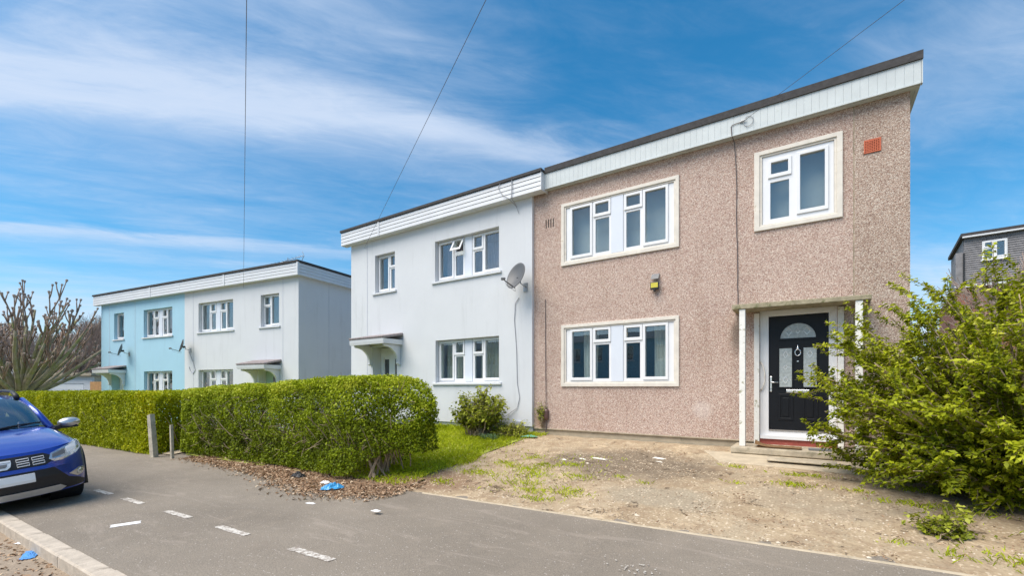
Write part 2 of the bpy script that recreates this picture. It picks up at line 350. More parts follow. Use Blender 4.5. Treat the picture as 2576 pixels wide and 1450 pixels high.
M['lamp_clear'] = simple('lamp_reflector', (.58, .61, .64), .14, .7, var=.12, scale=12)
M['plate'] = simple('blank_number_plate', (.83, .85, .86), .4, var=.02)
M['lamp_white'] = simple('clear_lens', (.85, .86, .87), .12, var=.04)
def emit(name, c, s):
    m, nt, b = new_mat(name); b.inputs['Emission Color'].default_value = col4(c); b.inputs['Emission Strength'].default_value = s; b.inputs['Base Color'].default_value = col4(c); return m
M['bulb'] = emit('lit_bulb', (1, .62, .18), 2.2)
def brick_m():
    m, nt, b = new_mat('red_brick'); g = NB(nt); n = g.N('ShaderNodeTexBrick')
    v = g.coord((1, 1, 1), (R(90), 0, 0)); g.l.new(v, n.inputs['Vector']); n.inputs['Scale'].default_value = 4.4
    n.inputs['Color1'].default_value = (.28, .09, .055, 1); n.inputs['Color2'].default_value = (.20, .065, .04, 1); n.inputs['Mortar'].default_value = (.30, .25, .2, 1)
    nt.links.new(n.outputs[0], b.inputs['Base Color']); b.inputs['Roughness'].default_value = .9; return m
M['brick'] = brick_m()

# ---------------------------------------------------------------- builders
def link(name, me, mat, parent=None):
    o = bpy.data.objects.new(name, me); COL.objects.link(o)
    if mat is not None: me.materials.append(M[mat])
    if parent is not None: o.parent = parent
    return o
def tag(o, label=None, cat=None, group=None, kind=None):
    if label: o['label'] = label
    if cat: o['category'] = cat
    if group: o['group'] = group
    if kind: o['kind'] = kind
    return o
def thing(name, label, cat, loc=(0, 0, 0), rot=(0, 0, 0), group=None):
    o = bpy.data.objects.new(name, None); COL.objects.link(o); o.location = loc; o.rotation_euler = rot; o.empty_display_size = .2
    return tag(o, label, cat, group)

class MB:
    def __init__(s): s.v = []; s.f = []
    def add(s, v, f):
        k = len(s.v); s.v += [tuple(p) for p in v]; s.f += [tuple(i + k for i in q) for q in f]; return s
    def box(s, x0, x1, y0, y1, z0, z1):
        return s.add([(x0, y0, z0), (x1, y0, z0), (x1, y1, z0), (x0, y1, z0), (x0, y0, z1), (x1, y0, z1), (x1, y1, z1), (x0, y1, z1)],
                     [(0, 3, 2, 1), (4, 5, 6, 7), (0, 1, 5, 4), (1, 2, 6, 5), (2, 3, 7, 6), (3, 0, 4, 7)])
    def tube(s, pts, r, n=6, cap=True):
        P = [Vector(p) for p in pts]; rs = r if isinstance(r, (list, tuple)) else [r] * len(P)
        up = Vector((0, 0, 1)); prev = None; V = []; F = []
        for i, p in enumerate(P):
            t = (P[min(i + 1, len(P) - 1)] - P[max(i - 1, 0)])
            if t.length < 1e-9: t = Vector((0, 0, 1))
            t.normalize()
            if prev is None:
                a = t.cross(up) if abs(t.z) < .95 else t.cross(Vector((1, 0, 0)))
            else: a = prev - t * prev.dot(t)
            if a.length < 1e-6: a = t.orthogonal()
            a.normalize(); prev = a; b = t.cross(a)
            for k in range(n):
                q = 2 * math.pi * k / n; V.append(p + (a * math.cos(q) + b * math.sin(q)) * rs[i])
        for i in range(len(P) - 1):
            for k in range(n):
                F.append((i * n + k, i * n + (k + 1) % n, (i + 1) * n + (k + 1) % n, (i + 1) * n + k))
        if cap: F.append(tuple(range(n - 1, -1, -1))); F.append(tuple((len(P) - 1) * n + k for k in range(n)))
        return s.add(V, F)
    def prism(s, poly, y0, y1, axis='y'):
        """polygon of (x,z) extruded along y (or (y,z) along x)"""
        n = len(poly); mk = (lambda p, d: (p[0], d, p[1])) if axis == 'y' else ((lambda p, d: (d, p[0], p[1])) if axis == 'x' else (lambda p, d: (p[0], p[1], d)))
        V = [mk(p, y0) for p in poly] + [mk(p, y1) for p in poly]
        F = [tuple(range(n)), tuple(range(2 * n - 1, n - 1, -1))] + [(i, i + n, (i + 1) % n + n, (i + 1) % n) for i in range(n)]
        return s.add(V, F)
    def lathe(s, prof, n=24, M4=None):
        """profile (r,h) around local z"""
        V = []; F = []
        for r, h in prof:
            for k in range(n):
                q = 2 * math.pi * k / n; p = Vector((r * math.cos(q), r * math.sin(q), h)); V.append(M4 @ p if M4 else p)
        for i in range(len(prof) - 1):
            for k in range(n): F.append((i * n + k, i * n + (k + 1) % n, (i + 1) * n + (k + 1) % n, (i + 1) * n + k))
        return s.add(V, F)
    def grid(s, fn, us, vs):
        nu, nv = len(us), len(vs); V = [fn(u, v) for u in us for v in vs]
        F = [(i * nv + j, (i + 1) * nv + j, (i + 1) * nv + j + 1, i * nv + j + 1) for i in range(nu - 1) for j in range(nv - 1)]
        return s.add(V, F)
    def plate(s, x0, x1, z0, z1, holes, y0, y1):
        """slab in the xz plane between y0 (front) and y1 with rectangular holes"""
        xs = sorted({x0, x1} | {h[0] for h in holes} | {h[1] for h in holes}); zs = sorted({z0, z1} | {h[2] for h in holes} | {h[3] for h in holes})
        nx, nz = len(xs) - 1, len(zs) - 1
        def solid(i, j):
            if i < 0 or j < 0 or i >= nx or j >= nz: return False
            cx, cz = (xs[i] + xs[i + 1]) / 2, (zs[j] + zs[j + 1]) / 2
            return not any(h[0] < cx < h[1] and h[2] < cz < h[3] for h in holes)
        idx = {}
        V = []; F = []
        def vid(i, j, b):
            k = (i, j, b)
            if k not in idx: idx[k] = len(V); V.append((xs[i], y1 if b else y0, zs[j]))
            return idx[k]
        for i in range(nx):
            for j in range(nz):
                if not solid(i, j): continue
                F.append((vid(i, j, 0), vid(i + 1, j, 0), vid(i + 1, j + 1, 0), vid(i, j + 1, 0)))
                F.append((vid(i, j, 1), vid(i, j + 1, 1), vid(i + 1, j + 1, 1), vid(i + 1, j, 1)))
                if not solid(i - 1, j): F.append((vid(i, j, 0), vid(i, j + 1, 0), vid(i, j + 1, 1), vid(i, j, 1)))
                if not solid(i + 1, j): F.append((vid(i + 1, j, 0), vid(i + 1, j, 1), vid(i + 1, j + 1, 1), vid(i + 1, j + 1, 0)))
                if not solid(i, j - 1): F.append((vid(i, j, 0), vid(i, j, 1), vid(i + 1, j, 1), vid(i + 1, j, 0)))
                if not solid(i, j + 1): F.append((vid(i, j + 1, 0), vid(i + 1, j + 1, 0), vid(i + 1, j + 1, 1), vid(i, j + 1, 1)))
        return s.add(V, F)
    def build(s, name, mat, parent=None, smooth=False, bevel=0):
        me = bpy.data.meshes.new(name); me.from_pydata(s.v, [], s.f); me.update()
        o = link(name, me, mat, parent)
        if smooth: me.polygons.foreach_set('use_smooth', [True] * len(me.polygons))
        if bevel:
            b = o.modifiers.new('bevel', 'BEVEL'); b.width = bevel; b.segments = 2; b.limit_method = 'ANGLE'; b.angle_limit = R(40)
        return o
def box(name, mat, parent, *d, bevel=0): return MB().box(*d).build(name, mat, parent, bevel=bevel)

def np_mesh(name, V, F, mat, parent=None, tone=None, smooth=False):
    me = bpy.data.meshes.new(name); n, k = F.shape
    me.vertices.add(len(V)); me.vertices.foreach_set('co', V.astype(np.float32).ravel())
    me.loops.add(n * k); me.loops.foreach_set('vertex_index', F.astype(np.int32).ravel())
    me.polygons.add(n); me.polygons.foreach_set('loop_start', np.arange(0, n * k, k, dtype=np.int32))
    if tone is not None:
        a = me.attributes.new('tone', 'FLOAT', 'POINT'); a.data.foreach_set('value', tone.astype(np.float32))
    me.update(calc_edges=True)
    if smooth: me.polygons.foreach_set('use_smooth', np.ones(n, dtype=bool))
    return link(name, me, mat, parent)

def unit(a): return a / np.maximum(np.linalg.norm(a, axis=1, keepdims=True), 1e-9)
def leaves(name, mat, P, Nrm, L, Wd, parent=None, tone=None, jitter=.7, rng=RNG, axis=None):
    """one folded diamond per point; L, Wd arrays or scalars"""
    n = len(P); Nn = unit(Nrm + rng.normal(0, jitter, (n, 3)))
    T = rng.normal(0, 1, (n, 3)) if axis is None else axis + rng.normal(0, .45, (n, 3))
    T = unit(T - Nn * np.sum(T * Nn, axis=1, keepdims=True)); B = np.cross(Nn, T)
    L = np.broadcast_to(np.asarray(L, float), (n,))[:, None]; Wd = np.broadcast_to(np.asarray(Wd, float), (n,))[:, None]
    sc = rng.uniform(.5, 1.45, (n, 1))
    a = P - T * L * sc * .5; b = P + B * Wd * sc * .5 + Nn * Wd * .16 - T * L * .06; c = P + T * L * sc * .5 - Nn * L * .10; d = P - B * Wd * sc * .5 + Nn * Wd * .16 - T * L * .06
    V = np.stack([a, b, c, d], 1).reshape(-1, 3); F = np.arange(4 * n).reshape(n, 4)
    if tone is None: tone = rng.uniform(0, 1, n)
    o = np_mesh(name, V, F, mat, parent, np.repeat(np.clip(tone, 0, 1), 4)); o['kind'] = 'stuff'
    return o
def vnoise(P, scale, seed=0.0):
    return np.array([mnoise.noise(Vector((p[0] * scale + seed, p[1] * scale + seed * 1.7, p[2] * scale - seed))) for p in P])

# ---------------------------------------------------------------- terrain
def lerp(a, b, t): return a + (b - a) * t
def sstep(t): t = min(1, max(0, t)); return t * t * (3 - 2 * t)
def zp(x): return .009 * max(-45, min(8, x))
def edgeY(x): return 4.87 + .045 * x
def kerbY(x): return 1.48 + .0435 * x
def zhouse(x): return lerp(.40, -.10, sstep((-12.2 - x) / 2.6))
def gz(x, y):
    e = edgeY(x)
    if y <= e: return zp(x)
    t = min(1, max(0, (y - e) / (8.75 - e))); return lerp(zp(x), zhouse(x), t ** .9)
def frange(a, b, st):
    n = max(1, int(round((b - a) / st))); return [a + (b - a) * i / n for i in range(n + 1)]

def sheet(name, mat, xs, ts, y0f, y1f, off, rough=0.0, nscale=2.0):
    m = MB()
    def fn(x, t):
        y = lerp(y0f(x), y1f(x), t); z = gz(x, y) + off
        if rough: z += rough * mnoise.noise(Vector((x * nscale, y * nscale, 1.3))) + rough * .5 * mnoise.noise(Vector((x * nscale * 3.1, y * nscale * 3.1, 4.3)))
        return (x, y, z)
    m.grid(fn, xs, ts); o = m.build(name, mat, smooth=True); o['kind'] = 'structure'; return o

g = MB()
gx = [-900, -300, -140, -90, -70] + frange(-60, 34, 1.0) + [45, 70, 140, 300, 900]; gy = [-600, -200, -80, -40, -24] + frange(-20, 40, 1.0) + [50, 80, 150, 300, 900]
def gfn(x, y):
    z = gz(x, y) - .03
    if y < kerbY(x) + .3: z = zp(x) - .16
    if y > 42: z = min(z, .3) - .02 * min(30, (y - 42) * .3)
    return (x, y, z)
g.grid(gfn, gx, gy); tag(g.build('ground', 'earth', smooth=True), kind='structure')
sheet('pavement', 'tarmac', frange(-44, 16, .5), frange(0, 1, .1), lambda x: kerbY(x), lambda x: edgeY(x) + .25, 0.0)
road = MB(); road.grid(lambda x, y: (x, y, zp(x) - .105), frange(-60, 30, 2), frange(-9, 0, 1)); road.grid(lambda x, t: (x, lerp(0, kerbY(x), t), zp(x) - .105), frange(-60, 30, 2), [0, .5, 1])
tag(road.build('road', 'road'), kind='structure')
def driveL(x): return x
LAWN_R = -5.35
sheet('driveway', 'drive', frange(LAWN_R - .3, 6, .07), frange(0, 1, .022), lambda x: edgeY(x), lambda x: 9.0, .012, .014, 3.0)
sheet('lawn', 'soil', frange(-12.15, LAWN_R + .1, .25), frange(0, 1, .06), lambda x: edgeY(x) + .1, lambda x: 8.97, .022, .02, 1.5)
sheet('far_lawn', 'soil', frange(-30, -13.2, .5), frange(0, 1, .1), lambda x: edgeY(x), lambda x: 8.9, .015)
sheet('garden_path', 'concrete_pale', frange(-13.05, -12.5, .2), frange(0, 1, .1), lambda x: edgeY(x) - .05, lambda x: 9.1, .03)

es = MB(); es.grid(lambda x_, t: (x_, edgeY(x_) - .012 + t * (.05 + .012 * mnoise.noise(Vector((x_ * 4, 0, 0)))) + .012 * mnoise.noise(Vector((x_ * 2.3, 5, 0))), zp(x_) + .022 - .012 * abs(2 * t - 1)), frange(-4.7, 4, .05), [0, .5, 1])
tag(es.build('edging_strip', 'concrete_pale', smooth=True), kind='structure')
# kerb, stone by stone
kerb = bpy.data.objects.new('kerb', None); COL.objects.link(kerb); tag(kerb, kind='structure')
km = MB(); km.prism([(-.14, -.26), (0, -.26), (0, .012), (-.125, .012), (-.14, -.002)], -.452, .452, axis='x')
kme = bpy.data.meshes.new('kerbstone'); kme.from_pydata(km.v, [], km.f); kme.update(); kme.materials.append(M['kerb'])
x = -30.0; kang = math.atan(.0435)
while x < 4:
    o = bpy.data.objects.new('kerbstone', kme); COL.objects.link(o); o.parent = kerb
    o.location = (x, kerbY(x) + random.uniform(-.004, .004), zp(x) + random.uniform(-.003, .004)); o.rotation_euler = (0, 0, kang + random.uniform(-.004, .004))
    x += .915

# parking-bay dashes
bayY = lambda x: 2.36 + .0435 * (x + 4.4)
for xc, lab in [(-8.86, 'worn white dash painted on the tarmac nearest the blue car'), (-7.78, 'worn white dash on the tarmac, second from the blue car'), (-6.45, 'worn white dash on the tarmac, middle of the five'),
                (-5.2, 'worn white dash on the tarmac, second from the camera'), (-3.83, 'worn white dash on the tarmac, nearest the camera and largest')]:
    m = MB(); n = 16; V = []
    for i in range(n + 1):
        u = -.30 + .60 * i / n
        for sgn in (-1, 1):
            V.append((xc + u + random.uniform(-.006, .006), bayY(xc + u) + sgn * (.043 + random.uniform(-.009, .006)), zp(xc + u) + .005))
    m.add(V, [(2 * i, 2 * i + 2, 2 * i + 3, 2 * i + 1) for i in range(n)])
    tag(m.build('bay_marking', 'paint'), lab, 'road marking', 'dashes of the parking bay on the pavement')

# ---------------------------------------------------------------- house parts
def window(parent, x0, x1, z0, z1, y, lights, glass='glass', panels=(), name='window', mat='upvc', fw=.06):
    w = MB().plate(x0, x1, z0, z1, [l[:4] for l in lights], y, y + fw).build(name, mat, parent)
    for l in lights:
        xa, xb, za, zb = l[:4]; op = l[5] if len(l) > 5 else 0
        if l[4]:
            gq = .045; m = MB().plate(xa - gq, xb + gq, za - gq - .012, zb + gq, [(xa + .004, xb - .004, za + .004, zb - .004)], y - .024, y - .002)
            if op:
                hz = zb + gq; m.v = [(a, b - y, c - hz) for a, b, c in m.v]
                o = m.build('sash', mat, w, bevel=.004); o.location = (0, y, hz); o.rotation_euler = (R(-op), 0, 0)
                q = MB().box(xa, xb, .0, .006, za - hz, zb - hz).build('pane', glass, w); q.location = (0, y - .018, hz); q.rotation_euler = (R(-op), 0, 0)
                continue
            m.build('sash', mat, w, bevel=.004)
        box('pane', glass, w, xa - .004, xb + .004, y + .022, y + .028, za - .004, zb + .004)
    for xa, xb, za, zb in panels: box('infill_panel', 'panel', w, xa, xb, y - .020, y - .001, za, zb, bevel=.004)
    return w
def room(parent, x0, x1, z0, z1, y0, y1, mat='room'):
    m = MB(); m.add([(x0, y0, z0), (x1, y0, z0), (x1, y1, z0), (x0, y1, z0), (x0, y0, z1), (x1, y0, z1), (x1, y1, z1), (x0, y1, z1)],
                    [(0, 1, 2, 3), (4, 7, 6, 5), (1, 5, 6, 2), (2, 6, 7, 3), (3, 7, 4, 0)])
    return m.build('room', mat, parent)
def curtain(parent, x0, x1, z0, z1, y, mat, amp=.03, pitch=.11, taper=0.0, seed=0):
    rnd = random.Random(seed); ph = rnd.uniform(0, 6)
    def fn(x, t):
        z = lerp(z0, z1, t); xx = lerp((x0 + x1) / 2, x, 1) + taper * (1 - t) * (x - x0)
        return (xx, y + amp * math.sin((x - x0) / pitch * 6.283 + ph + .6 * math.sin((x - x0) * 9 + seed)) + .008 * math.sin(t * 5 + x * 7), z)
    return MB().grid(fn, frange(x0, x1, .012), frange(0, 1, .12)).build('curtain', mat, parent, smooth=True)
def shiplap(parent, loc, rotz, length, z0, z1, n, splits=(), mat='board_white', trimw=.05):
    """backing strip with individual horizontal boards; local x runs along the fascia, -y faces out"""
    b = MB().box(0, length, .03, .09, z0, z1).build('fascia', mat, parent); b.location = loc; b.rotation_euler = (0, 0, rotz)
    ends = [0] + list(splits) + [length]; h = (z1 - z0) / n
    for i in range(len(ends) - 1):
        a, c = ends[i] + (trimw if i else .0), ends[i + 1] - (0 if i == len(ends) - 2 else 0)
        for k in range(n):
            zb = z0 + k * h; m = MB()
            m.prism([(.028, zb + .001), (.0, zb + .004), (.004, zb + h * .80), (.016, zb + h - .004), (.028, zb + h - .002)], a + .002, c - .002, axis='x')
            m.build('board', mat, b)
        if i: MB().box(ends[i] - .004, ends[i] + trimw + .004, -.012, .029, z0 - .004, z1).build('joint_strip', mat, b)
    return b
def canopy_tiled(parent, xa, xb, y, zw, zf, out):
    """small mono-pitch porch roof on two scrolled brackets"""
    r = MB(); r.prism([(y - out, zf), (y - .001, zw), (y - .001, zw - .05), (y - out, zf - .04)], xa, xb, axis='x'); roof = r.build('porch_roof', 'tile_dark', parent)
    m = MB(); n = int((xb - xa) / .085); dz = zw - zf; st = (xb - xa) / n
    for i in range(n):
        c = xa + (i + .5) * st; a = .032
        prof = [(c + a * math.cos(q), a * .8 * math.sin(q)) for q in [math.pi * k / 6 for k in range(7)]]
        V = []; F = []
        for yy, z in ((y - out - .035, zf - .006), (y - .002, zw + .002)):
            V += [(px_, yy, z + pz) for px_, pz in prof]
        for k in range(6): F.append((k, k + 1, 8 + k, 7 + k))
        F.append(tuple(range(6, -1, -1))); m.add(V, F)
    m.build('roof_tiles', 'tile_dark', roof)['kind'] = 'stuff'
    e = MB(); e.prism([(y - out - .005, zf - .042), (y - out + .03, zf - .042), (y - out + .03, zf - .16), (y - out + .05, zf - .16), (y - out + .05, zf - .185), (y - out + .015, zf - .185), (y - out, zf - .11)], xa + .02, xb - .02, axis='x')
    for xx in (xa + .02, xb - .06): e.box(xx, xx + .04, y - out + .031, y - .002, zf - .18, zf - .041)
    e.box(xa + .062, xb - .062, y - out + .06, y - .002, zf - .10, zf - .08)
    e.build('porch_cornice', 'board_white', parent)
    for xx in (xa + .10, xb - .18):
        pts = [(y - .003, zf - .182), (y - out * .86, zf - .182), (y - out * .86, zf - .235), (y - out * .78, zf - .25)]
        for k in range(9):
            q = math.pi / 2 * k / 8; pts.append((y - .10 - out * .62 * (1 - math.sin(q)) , zf - .25 - .42 * (1 - math.cos(q))))
        pts += [(y - .115, zf - .70), (y - .085, zf - .74), (y - .003, zf - .76)]
        MB().prism(pts, xx, xx + .075, axis='x').build('bracket', 'board_white', parent, bevel=.006)
def tvdish(loc, rotz, label, tilt=18, arm=.42, r=.30, bracket=.30):
    """satellite dish; local -y is away from the wall (wall at y = 0)"""
    t = thing('satellite_dish', label, 'satellite dish', loc, (0, 0, 0), 'satellite dishes on the house fronts')
    c = Vector((0, -bracket, 0)); m4 = Matrix.Translation(c) @ Matrix.Rotation(rotz, 4, 'Z') @ Matrix.Rotation(R(90 - tilt), 4, 'X')
    prof = [(r * k / 8, .22 * (r * k / 8) ** 2 / r * 1.1) for k in range(9)] + [(r + .006, .07 * r / .3), (r + .004, .07 * r / .3 - .012)] + [(r * k / 8, .22 * (r * k / 8) ** 2 / r * 1.1 - .012) for k in range(7, -1, -1)]
    mm = m4 @ Matrix.Diagonal((.9, 1.03, 1, 1)); MB().lathe(prof, 32, mm).build('reflector', 'dish', t, smooth=True)
    tip = m4 @ Vector((0, -.26 * r / .3, arm)); base = m4 @ Vector((0, -r * .9, -.01)); back = m4 @ Vector((0, 0, -.09))
    MB().tube([base, tip], .011, 6).build('feed_arm', 'black_plastic', t)
    d = (tip - c).normalized(); MB().tube([tip - d * .04 + Vector((0, 0, .02)), tip + d * .05 + Vector((0, 0, .02))], [.026, .034], 10).build('receiver_head', 'grey_plastic', t)
    MB().box(-.035, .035, 0, .0, 0, 0) if 0 else None
    MB().tube([back, m4 @ Vector((0, -.05, -.01))], .04, 8).build('clamp', 'black_plastic', t)
    MB().tube([back, (back.x, back.y, back.z - .10), (back.x * .4, -.05, back.z - .13), (0, -.004, back.z - .13)], .015, 8).build('mast', 'steel', t)
    box('wall_plate', 'steel', t, -.06, .06, -.012, 0, back.z - .24, back.z - .04)
    s = tip.lerp(base, .15); MB().tube([s, s + Vector((0, .04, -.09)), base + Vector((0, .02, -.07)), base], .005, 5).build('feed_cable', 'cable_grey', t)
    return t

# ---------------------------------------------------------------- pink pebbledashed house
ph = thing('semi_detached_house', 'pink pebbledashed flat-roofed house with a black front door', 'house', (0, 0, 0))
FY = 9.0
PX0, PX1, JX = -5.44, 1.20, .521
PW = [(-4.64, -2.23, 1.585, 2.82), (-4.64, -2.23, 4.285, 5.535), (-.80, .30, 4.32, 5.57)]
DO = (-.80, .31, .50, 2.865)
MB().plate(PX0, JX - .008, .543, 6.12, PW + [(DO[0], DO[1], .543, DO[3])], FY, FY + .28).build('front_wall', 'pebble', ph)
MB().box(JX + .008, PX1, FY - .004, FY + .28, .543, 6.12).build('corner_wall', 'pebble_grey', ph)
box('movement_joint', 'concrete', ph, JX - .008, JX + .008, FY + .006, FY + .27, .55, 6.11)
box('side_wall', 'pebble_grey', ph, PX1 - .28, PX1, FY + .281, FY + 7.6, .543, 6.12)
box('back_wall', 'pebble', ph, PX0, PX1 - .281, FY + 7.3, FY + 7.6, .543, 6.12)
box('plinth', 'concrete_pale', ph, PX0, PX1 - .02, FY + .03, FY + 7.5, .1, .541)
box('drip_edge', 'concrete', ph, PX0 + .005, DO[0] - .09, FY - .018, FY - .001, .535, .556)
box('roof', 'felt', ph, PX0 - .1, PX1 + .10, FY - .10, FY + 7.7, 6.125, 6.33)
box('felt_edge', 'felt', ph, -5.06, PX1 + .125, FY - .175, FY - .03, 6.338, 6.462)
box('felt_upstand', 'felt', ph, PX1 - .02, PX1 + .127, FY - .028, FY + 7.7, 6.338, 6.46)
fb = box('fascia', 'board_grey', ph, -5.10, PX1 + .10, FY - .125, FY - .09, 6.0, 6.336)
x = -5.08; k = 0
while x < PX1 + .07:
    w = min(.105, PX1 + .105 - x)
    MB().prism([(x + .0006, FY - .1465), (x + .002, FY - .148), (x + w - .002, FY - .148), (x + w - .0006, FY - .1465), (x + w - .0006, FY - .127), (x + .0006, FY - .127)], 6.012, 6.336, axis='z').build('board', 'board_grey', fb)
    x += .105
box('fascia_trim', 'board_grey', fb, -5.08, PX1 + .10, FY - .158, FY - .126, 5.985, 6.010)
box('corner_trim', 'board_grey', fb, PX1 + .107, PX1 + .122, FY - .155, FY - .085, 5.985, 6.336)
sf = box('side_fascia', 'board_grey', ph, PX1 + .06, PX1 + .105, FY - .083, FY + 7.7, 5.99, 6.336)
box('soffit', 'board_grey', ph, PX0 + .02, PX1 + .058, FY - .089, FY - .002, 5.99, 6.004)
box('side_soffit', 'board_grey', ph, PX1 + .001, PX1 + .058, FY, FY + 7.6, 5.992, 6.004)

def surround(h, x0, x1, z0, z1, hx0, hx1, hz0, hz1, y):
    s_ = MB().plate(x0, x1, z0, z1, [(hx0, hx1, hz0, hz1)], y - .035, y + .002).build('window_surround', 'old_paint', h, bevel=.006)
    MB().plate(hx0 + .001, hx1 - .001, hz0 + .001, hz1 - .001, [(hx0 + .035, hx1 - .035, hz0 + .03, hz1 - .03)], y - .012, y + .10).build('window_lining', 'old_paint', s_)
    return s_
# ground-floor and first-floor double windows
for (zb, zt, gl) in ((1.512, 2.888, 'glass'), (4.212, 5.602, 'glass_up')):
    surround(ph, -4.715, -2.165, zb, zt, -4.64, -2.23, zb + .075, zt - .07, FY)
    a, b = zb + .175, zt - .16; cut = zb + .95
    L = [(-4.455, -4.02, a + .02, b, 1), (-3.905, -3.60, cut + .055, b, 1), (-3.905, -3.595, a, cut - .05, 0), (-3.22, -2.93, cut + .055, b, 1), (-3.225, -2.935, a, cut - .05, 0), (-2.83, -2.42, a + .02, b, 1)]
    window(ph, -4.60, -2.27, zb + .107, zt - .102, FY + .012, L, gl, panels=[(-3.545, -3.285, zb + .108, zt - .104)])
surround(ph, -.885, .378, 4.250, 5.640, -.80, .30, 4.32, 5.57, FY)
window(ph, -.76, .262, 4.352, 5.536, FY + .012, [(-.63, -.37, 5.20, 5.41, 1), (-.64, -.36, 4.43, 5.07, 0), (-.205, .145, 4.49, 5.43, 1)], 'glass_up')
room(ph, -5.2, -1.6, .6, 3.0, FY + .285, FY + 3.2, 'room_reflection_navy'); room(ph, -5.2, -1.6, 3.6, 5.95, FY + .285, FY + 4.2); room(ph, -1.55, .9, 3.6, 5.95, FY + .285, FY + 3.2)
for xa, xb, tp, sd_ in ((-4.34, -3.98, -.10, 1), (-2.74, -2.33, 0.0, 2)): curtain(ph, xa, xb, 1.5, 2.86, FY + .34, 'curtain_white', .028, .085, tp, sd_)
for xa, xb in ((-4.7, -2.2), (-.8, .3)): box('sky_reflection_sheet', 'sky_reflection', ph, xa, xb, FY + .30, FY + .304, 4.2, 5.6)  # added sheets behind the upstairs panes, standing in for the grey sky reflection
lp = thing('ceiling_lamp', 'small warm lit ceiling lamp inside the pink house, seen through its ground-floor window', 'lamp', (-2.75, 10.4, 2.95))
MB().tube([(0, 0, .03), (0, 0, -.12)], .012, 6).build('stem', 'chrome', lp)
for q in range(3):
    an = q * 2.1 + .4; p = Vector((.13 * math.cos(an), .13 * math.sin(an), -.17))
    MB().tube([(0, 0, -.11), p * .8 + Vector((0, 0, .05)), p + Vector((0, 0, .03))], .007, 5).build('arm', 'chrome', lp)
    m = MB(); m.lathe([(.012, .03), (.035, .015), (.042, -.02), (.03, -.045), (.004, -.052)], 10, Matrix.Translation(p)); m.build('shade', 'bulb', lp, smooth=True)

# front door, frame, porch
door_frame = MB().plate(DO[0], DO[1], .60, DO[3], [(-.665, .195, .735, 2.735)], FY + .03, FY + .11).build('door_frame', 'upvc', ph, bevel=.004)
box('threshold', 'chrome', door_frame, -.66, .19, FY + .022, FY + .07, .736, .762)
box('cill', 'upvc', door_frame, DO[0] + .01, DO[1] - .01, FY - .03, FY + .029, .602, .66)
box('door_step_riser', 'red_tile', ph, DO[0], DO[1], FY + .01, FY + .20, .45, .598)
LX0, LX1, LZ0, LZ1, LY = -.66, .19, .765, 2.73, FY + .05
def arc(cx, cz, r, n=18, a0=0, a1=math.pi): return [(cx + r * math.cos(a0 + (a1 - a0) * k / n), cz + r * math.sin(a0 + (a1 - a0) * k / n)) for k in range(n + 1)]
leaf = box('door', 'black_door', ph, LX0, LX1, LY, LY + .045, LZ0, LZ1, bevel=.004)
FCX, FCZ, FR = -.235, 2.34, .255
m = MB(); out = [(x_, FCZ + (z_ - FCZ) * .98) for x_, z_ in arc(FCX, FCZ, FR + .035)]; inn = [(x_, FCZ + (z_ - FCZ) * .98) for x_, z_ in arc(FCX, FCZ, FR)]
n = len(out); V = [(p[0], LY - .014, p[1]) for p in out] + [(p[0], LY - .014, p[1]) for p in inn] + [(p[0], LY - .001, p[1]) for p in out] + [(p[0], LY - .001, p[1]) for p in inn]
F = []
for k in range(n - 1): F += [(k, k + 1, n + k + 1, n + k), (k, 2 * n + k, 2 * n + k + 1, k + 1), (n + k, n + k + 1, 3 * n + k + 1, 3 * n + k)]
m.add(V, F); m.box(FCX - FR - .035, FCX + FR + .035, LY - .0145, LY - .0015, FCZ - .032, FCZ - .001); m.build('fanlight_bead', 'black_door', leaf)
MB().prism([(x_, FCZ + (z_ - FCZ) * .98) for x_, z_ in arc(FCX, FCZ, FR - .001)], LY - .008, LY - .002).build('fanlight', 'frost', leaf)
def diamond(par, cx, cz, w, h, y):
    m = MB(); P = [(cx, cz + h), (cx + w, cz), (cx, cz - h), (cx - w, cz)]
    for k in range(4): a, b = P[k], P[(k + 1) % 4]; m.tube([(a[0], y, a[1]), (b[0], y, b[1])], .006, 5)
    return m.build('glazing_bar', 'lead', par)
for dx in (-.13, 0, .13):
    s_ = .055 if dx else .032; diamond(leaf, FCX + dx, FCZ + .115, s_ * .85, s_ * 1.2, LY - .009)
m = MB()
for a, b in (((-.245, .115), (-.175, .115)), ((-.085, .115), (-.03, .115)), ((.03, .115), (.085, .115)), ((.175, .115), (.235, .10)), ((-.13, .18), (-.14, .22)), ((.13, .18), (.14, .22)), ((-.13, .05), (-.13, .004)), ((.13, .05), (.13, .004)), ((0, .15), (0, .245)), ((0, .08), (0, .004))):
    m.tube([(FCX + a[0], LY - .009, FCZ + a[1]), (FCX + b[0], LY - .009, FCZ + b[1])], .003, 4)
m.build('glazing_bar', 'lead', leaf)
